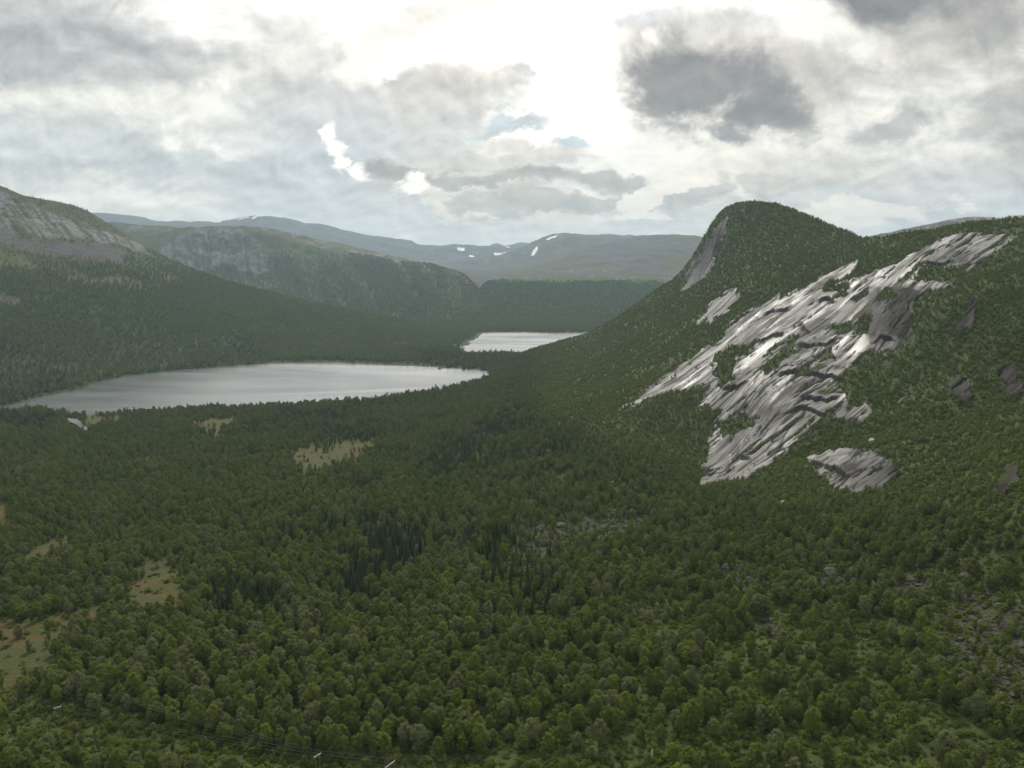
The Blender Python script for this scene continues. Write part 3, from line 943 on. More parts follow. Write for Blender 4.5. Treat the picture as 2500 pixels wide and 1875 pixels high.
lmoor_px = [[(-100, 600), (60, 625), (100, 650), (20, 650), (-100, 640)], [(170, 668), (280, 672), (380, 695), (300, 700), (190, 690)], [(370, 665), (440, 690), (400, 695)],
            [(900, 838), (1000, 832), (1030, 845), (940, 850)], [(560, 764), (640, 770), (600, 778)]]


def left_relief(V, px, py):
    x, y = V[:, 0], V[:, 1]
    h = sstep(V[:, 2], -148, -110)
    edge = 1 - 0.8 * sstep(np.interp(px, crest_left[:, 0], crest_left[:, 1]) - py, -25, 0)
    r = h * edge * (5 * fbm(x / 160, y / 160, 5) + 1.2)
    cl = polymask(lrock_px, px, py, 8, 8, 1 / 30.0)
    s = (x * 0.75 - y * 0.66)
    r = r + cl * edge * (5 * fbm(s / 14, (x + y) / 130, 4, ridged=True) + 4 * fbm(x / 30, y / 30, 4))
    return r + 0.6 * fbm(x / 40, y / 40, 3) * (1 - h)


def build_left():
    cols = np.concatenate([np.arange(-1600, -420, 20.0), np.arange(-420, 1900, 5.0)])
    crest = np.interp(cols, crest_left[:, 0], crest_left[:, 1])
    bot = np.interp(cols, [-420, 30, 180, 300, 480, 640, 1000, 1900], [1015, 1000, 968, 940, 918, 910, 912, 915])
    nr = 190
    t = np.linspace(0, 1, nr)[:, None]
    PY = bot + (crest[None] - bot) * t
    PX = np.broadcast_to(cols[None], PY.shape)
    px, py = PX.ravel(), PY.ravel()
    V = at_dist(px, py, left_fit(px, py))
    V[:, 2] += left_relief(V, px, py)
    top = V.reshape(nr, len(cols), 3)[-1]
    back = []
    for dy, dz in ((40, 4), (120, 26), (300, 90), (600, 220)):
        b = top.copy()
        b[:, 1] += dy
        b[:, 0] *= (top[:, 1] + dy) / top[:, 1]
        b[:, 2] = np.maximum(top[:, 2] - dz, -150)
        back.append(b)
    V = np.concatenate([V] + back)
    px = np.concatenate([px] + [cols] * 4)
    py = np.concatenate([py] + [crest - 1] * 4)
    V = dig_lakes(V)
    at = {'rock': polymask(lrock_px, px, py, 6, 9, 1 / 24.0) * sstep(fbm((px * 0.62 + py * 0.78) / 60, (px * 0.78 - py * 0.62) / 5.5, 5) + 0.55, 0.0, 0.7), 'bog': 0 * px,
          'scree': polymask(lscree_px, px, py, 8, 12, 1 / 30.0), 'moor': np.clip(polymask(lmoor_px, px, py, 12, 14, 1 / 40.0) * 0.9 + 0.3 * sstep(fbm(px / 60, py / 16, 4), 0.1, 0.6) * sstep(-py, -720, -640), 0, 1), 'px': px, 'py': py}
    return V, grid_faces(nr + 4, len(cols)), at


LV, LF, LA = build_left()
put('left_mountain', LV, LF, LA, M_far, kind='structure')


# ------------------------------------------------------------------ ranges farther off
def ridge(name, mat, crest, ctrl, bottom, relief, masks, step=5.0, nr=90, back=600, drop=0.45, px0=None, px1=None):
    """a mountain: crest bearings with distances, control distances on its face, its foot row; the far side falls away behind"""
    cr = np.array(crest, float)
    fit = TPS([tuple(c) for c in cr] + list(ctrl), 1e-4)
    cols = np.arange(px0 if px0 is not None else cr[0, 0], px1 if px1 is not None else cr[-1, 0], step)
    top = np.interp(cols, cr[:, 0], cr[:, 1])
    bot = np.interp(cols, *np.array(bottom, float).T)
    t = np.linspace(0, 1, nr)[:, None]
    PY = bot + (top[None] - bot) * t
    px, py = np.broadcast_to(cols[None], PY.shape).ravel(), PY.ravel()
    V = at_dist(px, py, fit(px, py))
    edge = 1 - 0.85 * sstep(t, 0.9, 1.0)
    V[:, 2] += relief(V, px, py) * np.broadcast_to(edge, PY.shape).ravel()
    crestv = V.reshape(nr, len(cols), 3)[-1]
    crestv[:, 2] += 1.5e-3 * crestv[:, 1] * 0.5 * fbm(cols / 22.0, cols * 0 + cr[0, 2], 5)
    extra = []
    for k in (0.15, 0.4, 1.0):
        b = crestv.copy()
        b[:, 1] += back * k
        b[:, 0] *= b[:, 1] / crestv[:, 1]
        b[:, 2] -= back * k * drop * k
        extra.append(b)
    V = np.concatenate([V] + extra)
    px = np.concatenate([px] + [cols] * 3); py = np.concatenate([py] + [top - 1] * 3)
    at = {'rock': 0 * px, 'bog': 0 * px, 'scree': 0 * px, 'moor': 0 * px}
    at.update(masks(px, py, V))
    Fc = grid_faces(nr + 3, len(cols))
    o = put(name, V, Fc, at, mat, kind='structure')
    at['px'], at['py'] = px, py
    return o, fit, V, Fc, at


cliff_px = [[(388, 616), (420, 588), (465, 560), (510, 553), (590, 558), (622, 585), (655, 635), (668, 672), (600, 662), (540, 662), (480, 664), (430, 642)]]
gully_px = [[(640, 560), (720, 585), (760, 640), (720, 690), (680, 660), (650, 620)]]


def cm_relief(V, px, py):
    x, y = V[:, 0], V[:, 1]
    c = polymask(cliff_px, px, py, 10, 6, 1 / 30.0)
    s = px / 6.0
    r = 16 * fbm(x / 240, y / 240, 5) + c * (14 * fbm(s * 0.40, py / 50, 5, ridged=True) + 16 * fbm(px / 22, py / 18, 4))
    g = sstep(px, 640, 760) * (1 - sstep(px, 1000, 1120)) * sstep(py, 600, 640)
    r = r + g * 24 * fbm((px - py * 0.55) / 60 + 0.8 * fbm(px / 60, py / 40, 3), py / 90, 4, ridged=True)
    return r


def cm_masks(px, py, V):
    c = polymask(cliff_px, px, py, 5, 7, 1 / 24.0)
    n = fbm(px / 18, py / 7, 4)
    topl = polymask([[(270, 540), (620, 548), (760, 578), (900, 608), (1050, 640), (1150, 668), (1170, 700), (1120, 690), (1000, 660), (860, 625), (760, 608), (640, 570), (300, 560)]], px, py, 8, 8, 1 / 40.0)
    wf = polymask([[(612, 660), (630, 656), (638, 668), (622, 676)]], px, py, 3, 4, 1 / 8.0)
    wf2 = polymask([[(1085, 648), (1130, 668), (1165, 696), (1150, 692), (1110, 668)]], px, py, 3, 4, 1 / 12.0) * sstep(n, -0.1, 0.4)
    return {'rock': np.clip(c * (0.62 + 0.45 * fbm((px - py * 0.15) / 5, py / 60, 4)) + topl * sstep(n, 0.1, 0.55) + wf * 1.0 + wf2, 0, 1),
            'scree': polymask([[(630, 680), (660, 690), (690, 712), (650, 705)]], px, py, 6, 6, 1 / 20.0) * 0.9,
            'moor': np.clip(topl * 0.9 + polymask([[(500, 670), (640, 690), (800, 735), (760, 745), (560, 700)]], px, py, 10, 10, 1 / 30.0) * 0.6, 0, 1)}


_, CM_fit, CMV, CMF, CMA = ridge(
    'cliff_mountain', M_far,
    [(150, 560, 3700), (240, 541, 3600), (290, 543, 3500), (340, 549, 3400), (400, 552, 3300), (450, 555, 3150), (500, 552, 3100), (560, 551, 3100), (620, 553, 3120), (680, 562, 3150), (750, 578, 3200), (810, 590, 3250), (870, 604, 3250),
     (950, 622, 3200), (1000, 634, 3150), (1050, 646, 3050), (1100, 658, 2900), (1135, 672, 2800), (1165, 702, 2650), (1180, 735, 2450), (1200, 770, 2300), (1320, 792, 2180)],
    [(150, 700, 2800), (300, 650, 3000), (400, 620, 2950), (300, 760, 2400), (600, 790, 2080), (900, 800, 2060), (1150, 800, 2060), (480, 668, 2780), (600, 668, 2780), (690, 700, 2640), (860, 670, 2760), (750, 640, 2950), (900, 730, 2420),
     (1020, 700, 2650), (1050, 760, 2260), (1120, 740, 2400), (640, 740, 2380), (1300, 800, 2080)],
    [(150, 800), (600, 805), (1320, 805)], cm_relief, cm_masks, 4.0, 130, 900)


def mid_relief(a, w):
    return lambda V, px, py: a * (fbm(V[:, 0] / w, V[:, 1] / w, 6) + 0.35 * fbm(V[:, 0] / w * 3, V[:, 1] / w * 3, 4, ridged=True))


R_dark = ridge('dark_hill', M_far,
      [(1060, 800, 2200), (1130, 760, 2380), (1160, 718, 2560), (1185, 694, 2680), (1215, 682, 2760), (1250, 677, 2820), (1330, 672, 2860), (1400, 671, 2860), (1470, 672, 2860), (1560, 674, 2860), (1700, 676, 2860), (1900, 680, 2860)],
      [(1150, 804, 2080), (1300, 802, 2080), (1500, 802, 2080), (1900, 802, 2080), (1300, 740, 2380), (1500, 740, 2380), (1800, 740, 2380), (1200, 750, 2350)],
      [(1060, 806), (1900, 806)], mid_relief(14, 260), lambda px, py, V: {'moor': sstep(-py, -692, -676) * 0.8, 'rock': sstep(fbm(px / 14, py / 5, 4), 0.3, 0.7) * sstep(-py, -690, -676) * 0.8}, 4.0, 70, 200, 0.1)
ridge('brown_mountain', M_fell,
      [(1050, 655, 3900), (1130, 655, 3900), (1200, 660, 3800), (1260, 655, 3850), (1320, 645, 3950), (1360, 634, 4050), (1400, 616, 4200), (1440, 601, 4300), (1480, 590, 4350), (1520, 582, 4350), (1560, 575, 4350), (1610, 571, 4350), (1660, 572, 4350), (1720, 577, 4350), (1900, 588, 4350)],
      [(1150, 700, 2900), (1300, 690, 2950), (1500, 690, 2950), (1900, 690, 2950), (1500, 640, 3500), (1700, 640, 3500), (1350, 668, 3300)],
      [(1050, 705), (1900, 700)], mid_relief(22, 420),
      lambda px, py, V: {'moor': sstep(fbm(px / 40, py / 14, 4), -0.1, 0.5) * 0.8, 'rock': polymask([[(1330, 668), (1500, 655), (1520, 670), (1400, 680)]], px, py, 6, 8, 1 / 20.0) * sstep(fbm(px / 9, py / 4, 4), 0.1, 0.5)}, 4.0, 70, 700)
R_snow = ridge('snow_mountain', M_fell,
      [(950, 660, 5200), (1050, 648, 5300), (1150, 634, 5400), (1220, 622, 5500), (1270, 605, 5600), (1300, 590, 5650), (1325, 579, 5700), (1350, 572, 5700), (1375, 569, 5700), (1400, 570, 5700), (1430, 574, 5700), (1470, 573, 5700), (1520, 574, 5700), (1560, 576, 5700), (1650, 582, 5700), (1800, 590, 5700)],
      [(950, 690, 4300), (1150, 680, 4300), (1400, 680, 4300), (1800, 680, 4300), (1300, 635, 4900), (1450, 620, 5100)],
      [(950, 695), (1800, 690)], mid_relief(30, 560), lambda px, py, V: {'moor': sstep(fbm(px / 30, py / 9, 4), -0.2, 0.4) * 0.6, 'rock': sstep(fbm(px / 22, py / 8, 4), 0.2, 0.6) * 0.4}, 3.0, 120, 900)
R_far = ridge('far_mountain', M_fell,
      [(60, 505, 7000), (180, 506, 7000), (230, 521, 7000), (290, 523, 7000), (330, 527, 7000), (365, 536, 7000), (400, 541, 7000), (425, 538, 7000), (470, 541, 7000), (500, 540, 7000), (540, 541, 7000), (580, 533, 7000), (620, 528, 7000), (650, 529, 7000), (700, 533, 7000), (745, 545, 7000),
       (790, 547, 7000), (830, 558, 7000), (880, 571, 7000), (930, 576, 7000), (970, 583, 7000), (1005, 587, 7000), (1018, 597, 7000), (1060, 600, 7000), (1110, 597, 7000), (1190, 601, 7000), (1260, 606, 7000), (1450, 612, 7000)],
      [(60, 660, 5600), (500, 660, 5600), (900, 665, 5600), (1200, 665, 5600), (1450, 665, 5600), (600, 590, 6300), (900, 620, 6200), (300, 580, 6300)],
      [(60, 690), (1450, 690)], mid_relief(36, 700), lambda px, py, V: {'moor': sstep(fbm(px / 30, py / 9, 4), -0.2, 0.4) * 0.5, 'rock': sstep(fbm(px / 20, py / 9, 4), 0.1, 0.6) * 0.35}, 3.0, 120, 900)
R_vfar = ridge('farthest_mountain', M_fell,
      [(1100, 610, 8500), (1185, 604, 8500), (1200, 597, 8500), (1214, 595, 8500), (1232, 599, 8500), (1250, 597, 8500), (1268, 591, 8500), (1285, 591, 8500), (1300, 594, 8500), (1340, 600, 8500), (1450, 610, 8500)],
      [(1100, 650, 7600), (1250, 650, 7600), (1450, 650, 7600)], [(1100, 655), (1450, 655)], mid_relief(30, 700), lambda px, py, V: {}, 4.0, 30, 600)
ridge('pale_rock_dome', M_rock if False else M_fell,
      [(2000, 600, 1500), (2080, 584, 1500), (2130, 574, 1500), (2170, 566, 1500), (2220, 556, 1500), (2270, 546, 1500), (2320, 536, 1500), (2350, 531, 1500), (2380, 529, 1500), (2420, 531, 1500), (2500, 538, 1500), (2700, 560, 1500)],
      [(2000, 640, 1300), (2350, 600, 1300), (2700, 620, 1300)], [(2000, 650), (2700, 650)], mid_relief(5, 90),
      lambda px, py, V: {'rock': np.clip(sstep(fbm(px / 12, py / 4, 4), -0.45, 0.0), 0, 1)}, 4.0, 50, 400)

SNOW = [
    (R_far, [(577, 536), (609, 530), (610, 535), (586, 540)], 'long narrow snow patch left of the bigger one near the highest far summit'),
    (R_far, [(626, 531), (639, 529), (633, 538), (620, 549), (613, 546), (623, 538)], 'largest slanting snow patch just below the highest far summit'),
    (R_far, [(520, 541), (540, 539), (540, 543), (522, 544)], 'thin sliver of snow on the far ridge left of the two big patches'),
    (R_far, [(1116, 610), (1134, 610), (1134, 615), (1118, 615)], 'small snow patch on the far slope, upper left of its cluster'),
    (R_far, [(1145, 618), (1159, 619), (1159, 625), (1147, 624)], 'small snow patch on the far slope, lower left of its cluster'),
    (R_far, [(1206, 615), (1236, 616), (1238, 622), (1210, 622)], 'wide snow patch on the far slope left of the round mountain'),
    (R_vfar, [(1222, 607), (1242, 601), (1243, 606), (1226, 611)], 'snow streak on the hindmost blue peak'),
    (R_snow, [(1333, 584), (1360, 576), (1361, 581), (1336, 589)], 'snow streak just below the top of the round mountain'),
    (R_snow, [(1295, 622), (1302, 610), (1313, 603), (1313, 610), (1302, 621)], 'broken snow streak on the left flank of the round mountain'),
    (R_snow, [(1403, 619), (1420, 619), (1421, 627), (1407, 627)], 'round snow patch low on the face of the round mountain'),
    (R_snow, [(1521, 589), (1532, 589), (1531, 598), (1522, 598)], 'little square snow patch at the right end of the round mountain'),
]
for R, poly, lab in SNOW:
    _, _, v_, f_, a_ = R
    c_ = sdist(poly, a_['px'][f_].mean(1), a_['py'][f_].mean(1))
    f_ = f_[c_ > 0]
    if len(f_):
        v2, f2, _ = compact(v_, f_, {})
        v2 = v2 * 0.9985 + np.array([0, 0, 2.0])
        add('snow_patch', mesh_np('snow_patch', v2, f2, [M_snow]), label=lab, category='snow patch', group='snow patches on the far mountains')

# the ground runs on to the horizon below everything
pv = np.array([(-30000, -3000, -175), (30000, -3000, -175), (30000, 30000, -175), (-30000, 30000, -175)], float)
add('terrain', mesh_np('terrain', pv, [(0, 1, 2, 3)], [M_far], False, {k: np.zeros(4) for k in ('rock', 'bog', 'scree', 'moor')}), kind='structure')


# ------------------------------------------------------------------ water
def water(name, poly, z):
    p = np.asarray(poly)
    c = p.mean(0)
    q = c + (p - c) * 1.12
    bm = bmesh.new()
    bm.faces.new([bm.verts.new((x, y, z)) for x, y in q])
    bmesh.ops.triangulate(bm, faces=bm.faces[:])
    me = bpy.data.meshes.new(name)
    bm.to_mesh(me); bm.free()
    me.materials.append(M_water)
    return add(name, me, kind='structure')


water('lake', LAKES[0], LAKE_Z)
water('lake', LAKES[1], LAKE_Z)
pond_px = np.array([(168, 1029), (188, 1031), (200, 1038), (214, 1048), (206, 1051), (188, 1041), (172, 1035)], float)
pg = at_dist(pond_px[:, 0], pond_px[:, 1], near_fit(pond_px[:, 0], pond_px[:, 1]))
water('pond', pg[:, :2], float(pg[:, 2].max()) + 0.5)


# ------------------------------------------------------------------ plants: prototypes
def leaves(rg, centres, radii, n, size, up=0.5, heart=None):
    """n leaf sprays (two triangles, folded) spread in ellipsoidal clumps"""
    k = rg.integers(0, len(centres), n)
    d = rg.normal(size=(n, 3)); d /= np.linalg.norm(d, axis=1)[:, None]
    r = rg.random(n) ** 0.45
    c = centres[k] + d * radii[k] * r[:, None]
    if heart is None:
        heart = centres.mean(0)
    o = c - heart
    o[:, 2] *= 0.6
    o /= np.linalg.norm(o, axis=1)[:, None] + 1e-6
    nrm = d * 0.7 + o * 0.9 + rg.normal(size=(n, 3)) * 0.35
    nrm[:, 2] += up
    nrm /= np.linalg.norm(nrm, axis=1)[:, None]
    a = np.cross(nrm, rg.normal(size=(n, 3))); a /= np.linalg.norm(a, axis=1)[:, None]
    b = np.cross(nrm, a)
    s = size * (0.6 + 0.8 * rg.random(n))[:, None]
    v = np.stack([c - a * s, c - b * s * 0.55 - nrm * s * 0.15, c + a * s, c + b * s * 0.55 - nrm * s * 0.15], 1).reshape(-1, 3)
    f = np.arange(4 * n).reshape(-1, 4)
    return v, f


def tube(pts, rad, sides=5):
    pts = np.asarray(pts, float)
    vs, fs = [], []
    for i, p in enumerate(pts):
        t = pts[min(i + 1, len(pts) - 1)] - pts[max(i - 1, 0)]
        t = t / (np.linalg.norm(t) + 1e-9)
        a = np.cross(t, (0.3, 0.9, 0.2) if abs(t[2]) > 0.5 else (0, 0, 1.0)); a /= np.linalg.norm(a)
        b = np.cross(t, a)
        for k in range(sides):
            q = 2 * math.pi * k / sides
            vs.append(p + rad[i] * (a * math.cos(q) + b * math.sin(q)))
    for i in range(len(pts) - 1):
        for k in range(sides):
            fs.append((i * sides + k, i * sides + (k + 1) % sides, (i + 1) * sides + (k + 1) % sides, (i + 1) * sides + k))
    return np.array(vs), np.array(fs)


def join(parts):
    vs, fs, o = [], [], 0
    for v, f in parts:
        vs.append(v); fs.append(np.asarray(f) + o); o += len(v)
    return np.concatenate(vs), np.concatenate(fs)


def birch_geo(seed, n_leaf, size, height=8.0, width=2.0, base=0.10):
    rg = np.random.default_rng(seed)
    lean = rg.normal(size=2) * 0.25
    trunk_top = np.array([lean[0], lean[1], height * 0.94])
    zs = np.linspace(0, 1, 6)
    tp = np.stack([lean[0] * zs ** 1.5 + 0.08 * np.sin(zs * 7 + seed), lean[1] * zs ** 1.5, zs * height * 0.94], -1)
    tubes = [tube(tp, 0.11 * (1 - zs * 0.85) + 0.01)]
    cs, rs = [], []
    nb = 26
    for i in range(nb):
        t = base + (1 - base) * (i + 0.5) / nb
        ang = i * 2.4 + rg.random() * 0.8
        prof = math.sin(math.pi * min(1, ((1 - t) / (1 - base)) ** 0.75 * 0.80 + 0.08)) * (0.75 + 0.5 * rg.random())
        rr = width * prof * (0.42 + 0.28 * rg.random())
        o = np.array([np.interp(t, zs, tp[:, 0]), np.interp(t, zs, tp[:, 1]), t * height * 0.94])
        e = o + np.array([math.cos(ang) * rr, math.sin(ang) * rr, height * 0.05])
        if i % 3 == 0:
            tubes.append(tube([o - (0, 0, 0.35), (o + e) / 2 - (0, 0, 0.05), e], [0.045, 0.03, 0.012], 3))
        cs.append(e)
        k = width * (0.24 + 0.20 * rg.random()) * (0.55 + 0.6 * prof)
        rs.append((k, k, k * (1.0 + 0.5 * rg.random())))
    cs.append(tp[-1] + (0, 0, 0.1)); rs.append((width * 0.2, width * 0.2, width * 0.42))
    cs, rs = np.array(cs), np.array(rs)
    return leaves(rg, cs, rs, n_leaf, size, 0.7), join(tubes)


def spruce_geo(seed, tiers, per, size, height=11.0, width=1.5):
    rg = np.random.default_rng(seed)
    vs, fs = [], []
    n = 0
    for i in range(tiers):
        t = (i + 0.3) / tiers
        z = height * (0.06 + 0.92 * t)
        r0 = width * (1 - t) ** 0.85 * (0.85 + 0.3 * rg.random()) + 0.06
        for k in range(max(4, int(per * (1 - 0.55 * t)))):
            a = rg.random() * 6.28
            r = r0 * (0.6 + 0.5 * rg.random())
            d = np.array([math.cos(a), math.sin(a), 0]); s = np.array([-d[1], d[0], 0])
            w = size * (0.7 + 0.6 * rg.random()) * (0.6 + r)
            dz = -r * (0.15 + 0.35 * rg.random())
            p0 = np.array([0, 0, z + 0.1]); p2 = p0 + d * r + (0, 0, dz)
            m = p0 + d * r * 0.6 + (0, 0, dz * 0.45)
            vs += [p0, m - s * w - (0, 0, 0.08), p2, m + s * w - (0, 0, 0.08)]
            fs.append((n, n + 1, n + 2, n + 3)); n += 4
    trunk = tube([(0, 0, 0), (0, 0, height * 0.3), (0, 0, height * 0.9)], [0.13, 0.08, 0.012], 5)
    return (np.array(vs), np.array(fs)), trunk


def shrub_geo(seed, n_leaf, size, h=1.6, w=1.3):
    rg = np.random.default_rng(seed)
    k = 7
    cs = np.stack([rg.normal(size=k) * w * 0.45, rg.normal(size=k) * w * 0.45, h * (0.25 + 0.45 * rg.random(k))], -1)
    rs = np.stack([w * (0.35 + 0.25 * rg.random(k))] * 2 + [h * (0.28 + 0.2 * rg.random(k))], -1)
    return leaves(rg, cs, rs, n_leaf, size, 0.9)


PROTO = {}


def proto_collection(name, geos):
    """prototypes for the uncountable rest of the forest, kept outside the scene"""
    col = bpy.data.collections.new(name)
    for i, (parts, mats) in enumerate(geos):
        vs, fs, mi, o = [], [], [], 0
        for j, (v, f) in enumerate(parts):
            vs.append(v); fs.append(f + o); mi += [j] * len(f); o += len(v)
        me = mesh_np(f'{name}_{i:02d}', np.concatenate(vs), np.concatenate(fs), mats, False)
        me.polygons.foreach_set('material_index', np.array(mi, np.int32))
        ob = bpy.data.objects.new(f'{name}_{i:02d}', me)
        col.objects.link(ob)
    PROTO[name] = col
    return col


SHAPES = [(11, 8.2, 1.9), (12, 7.4, 2.1), (13, 9.0, 1.8), (14, 7.0, 2.3), (15, 8.4, 2.0)]
near_birch = [birch_geo(s, 2600, 0.165, h, w) for s, h, w in SHAPES]
geos = []
for tint in (0, 1, 2):
    for s, h, w in SHAPES[:4]:
        lf, tr = birch_geo(s + 20, 800, 0.29, h, w)
        geos.append(([lf, tr], [M_leaf[tint], M_bark]))
proto_collection('birch_mid', geos)
proto_collection('birch_far', [([birch_geo(s + 40, 130, 0.66, h, w * 1.05)[0]], [M_leaf_far[tint]]) for tint in (0, 1, 2) for s, h, w in SHAPES[:2]])
near_spruce = [spruce_geo(s, 26, 16, 0.26, h, w) for s, h, w in ((1, 11.5, 1.55), (2, 10.5, 1.7), (3, 12.5, 1.45))]
proto_collection('spruce_mid', [([g[0], g[1]], [M_needle, M_bark2]) for g in [spruce_geo(s, 14, 10, 0.34, h, w) for s, h, w in ((4, 11.5, 1.6), (5, 10, 1.7), (6, 12.5, 1.5))]])
proto_collection('shrub_mid', [([shrub_geo(s, 130, 0.26)], [M_shrub if s % 3 else M_leaf[0]]) for s in range(70, 76)])


def instancer(name, pts, scl, rot, idx, coll, **props):
    me = mesh_np(name, pts, np.zeros((0, 3), int), [], False, {'scl': scl, 'rot': rot, 'idx': np.asarray(idx, int)})
    o = add(name, me, kind='stuff', **props)
    g = bpy.data.node_groups.new(name + '_nodes', 'GeometryNodeTree')
    g.interface.new_socket('Geometry', in_out='INPUT', socket_type='NodeSocketGeometry')
    g.interface.new_socket('Geometry', in_out='OUTPUT', socket_type='NodeSocketGeometry')
    N = NT(g)
    gi, go = N.new('NodeGroupInput'), N.new('NodeGroupOutput')
    ci = N.new('GeometryNodeCollectionInfo', {'Collection': coll, 'Separate Children': True, 'Reset Children': True})
    na = lambda n, t: N.new('GeometryNodeInputNamedAttribute', {'Name': n}, data_type=t)
    iop = N.new('GeometryNodeInstanceOnPoints')
    N.l.new(gi.outputs[0], iop.inputs['Points'])
    N.l.new(ci.outputs[0], iop.inputs['Instance'])
    iop.inputs['Pick Instance'].default_value = True
    N.l.new(na('idx', 'INT').outputs['Attribute'], iop.inputs['Instance Index'])
    N.l.new(na('rot', 'FLOAT_VECTOR').outputs['Attribute'], iop.inputs['Rotation'])
    N.l.new(na('scl', 'FLOAT_VECTOR').outputs['Attribute'], iop.inputs['Scale'])
    N.l.new(iop.outputs[0], go.inputs[0])
    md = o.modifiers.new('scatter', 'NODES')
    md.node_group = g
    return o


def sample(V, Fc, at, n, dens=None):
    """points over a surface, evenly by plan area times density; returns positions with their bearing rows"""
    tri = np.concatenate([Fc[:, [0, 1, 2]], Fc[:, [0, 2, 3]]])
    a, b, c = V[tri[:, 0]], V[tri[:, 1]], V[tri[:, 2]]
    area = 0.5 * np.abs((b[:, 0] - a[:, 0]) * (c[:, 1] - a[:, 1]) - (b[:, 1] - a[:, 1]) * (c[:, 0] - a[:, 0]))
    if dens is not None:
        area = area * dens(at['px'][tri].mean(1), at['py'][tri].mean(1), (a + b + c) / 3)
    k = rng.choice(len(tri), n, p=area / area.sum())
    r1, r2 = np.sqrt(rng.random(n)), rng.random(n)
    w = np.stack([1 - r1, r1 * (1 - r2), r1 * r2], -1)
    P = (V[tri[k]] * w[..., None]).sum(1)
    q = lambda s: (at[s][tri[k]] * w).sum(1)
    return P, q('px'), q('py'), area.sum()


def thin(P, spacing):
    """keep points apart: at most one per jittered cell"""
    cell = spacing
    kx = np.floor(P[:, 0] / cell + 0.35 * np.sin(P[:, 1] / 9)).astype(np.int64)
    ky = np.floor(P[:, 1] / cell + 0.35 * np.sin(P[:, 0] / 11)).astype(np.int64)
    _, first = np.unique(kx * 1000003 + ky, return_index=True)
    return np.sort(first)


# ---- where things grow on the near ground
spruce_px = [
    [(600, 1030), (900, 985), (1130, 925), (1190, 905), (1180, 930), (1000, 985), (700, 1050), (590, 1060)],
    [(1130, 1060), (1260, 1000), (1300, 1020), (1200, 1120), (1060, 1180), (1000, 1170)],
    [(900, 1300), (1050, 1290), (1050, 1380), (960, 1420), (840, 1400)],
    [(500, 1440), (660, 1440), (660, 1530), (540, 1530)],
    [(880, 1370), (980, 1400), (900, 1480), (800, 1470)],
    [(0, 1000), (150, 1010), (150, 1050), (0, 1060)],
    [(930, 960), (1060, 945), (1180, 905), (1100, 930)],
]


def near_density(px, py, P):
    m = near_masks(px, py)
    d = 1 - np.minimum(m['rock'], rockmask(px, py, 4.0, 5.0)) 
    d = d * (1 - 0.985 * m['bog']) * (1 - 0.85 * m['scree']) * (1 - 0.75 * np.clip(m['moor'] * 2.2, 0, 1))
    d = d * sstep(P[:, 2], LAKE_Z + 0.5, LAKE_Z + 1.2) * (1 - polymask([[(160, 1024), (198, 1026), (226, 1060), (165, 1052)]], px, py, 6, 4))
    patch = sstep(fbm(P[:, 0] / 60, P[:, 1] / 60, 3), -0.9, -0.1)
    return d * (0.45 + 0.55 * patch)


def hillness(px, py):
    return sstep(np.interp(px, hill_split[:, 0], hill_split[:, 1]) - py, -90, 60) * sstep(px, 1150, 1380)


P, qx, qy, _ = sample(NV, NF, NA, 430000, lambda a, b, c: near_density(a, b, c) * (0.3 + 0.7 * sstep(-np.abs(a - 1250), -2300, -1700)) * (b < 2120))
hl = hillness(qx, qy)
big = hl < rng.random(len(P)) * 0.8 + 0.1
keepb = thin(P[big], 2.95)
BP, Bx, By, Bh = P[big][keepb], qx[big][keepb], qy[big][keepb], hl[big][keepb]
vis = rng.random(len(BP)) < np.where((Bx > 1150) & (By > 1150), 0.35 + 0.5 * sstep(fbm(BP[:, 0] / 22, BP[:, 1] / 22, 3), -0.35, 0.25), 1.0)
BP, Bx, By, Bh = BP[vis], Bx[vis], By[vis], Bh[vis]
small_keep = thin(P[~big], 1.75)
HP, Hx, Hy = P[~big][small_keep], qx[~big][small_keep], qy[~big][small_keep]

sp = polymask(spruce_px, Bx, By, 25, 30, 1 / 50.0) * 0.92
sp = np.maximum(sp, 0.75 * sstep(fbm(BP[:, 0] / 45 + 7, BP[:, 1] / 45, 3), 0.25, 0.6) * (Bx < 1400) * sstep(Bx, 300, 700) * (By > 1000) * (By < 1560))
is_spr = rng.random(len(BP)) < sp
scale_b = (0.48 + 0.46 * rng.random(len(BP)) ** 1.3) * (1 - 0.42 * Bh)
# photo rows: the tallest stand between the bogs and the slope
wet = polymask(bog_px, Bx, By, 60, 30, 1 / 50.0)
scale_b *= (1 - 0.35 * wet)
scale_b *= 1 - 0.45 * polymask(scree_px, Bx, By - 25, 60, 30, 1 / 50.0)
tint = np.where(rng.random(len(BP)) < 0.22, 1, np.where(rng.random(len(BP)) < 0.10, 2, 0))


def in_frame(Pt, h):
    x0, y0 = project(Pt + np.array([0, 0, 1.0]) * (h * 0.7)[:, None])
    return (x0 > 5) & (x0 < 2495) & (y0 < 1868)


dist = np.linalg.norm(BP, axis=1)
LINE = np.array([[at_dist(px, py, D)[:2] for px, py, D in seg] for seg in (
    [(-300, 1690, 190.0), (140, 1727, 169.0), (952, 1866, 142.0), (1300, 1960, 130.0)], [(-200, 1760, 165.0), (775, 1844, 147.0), (1592, 1838, 148.0), (2319, 1853, 146.0)])])


def line_gap(P):
    d = np.full(len(P), 1e9)
    for seg in LINE:
        for a, b in zip(seg[:-1], seg[1:]):
            e = b - a
            t = np.clip(((P[:, :2] - a) @ e) / (e @ e), 0, 1)
            d = np.minimum(d, np.linalg.norm(P[:, :2] - a - t[:, None] * e, axis=1))
    return d


gap = line_gap(BP)
scale_b = np.where(gap < 4.5, scale_b * 0.42, scale_b)


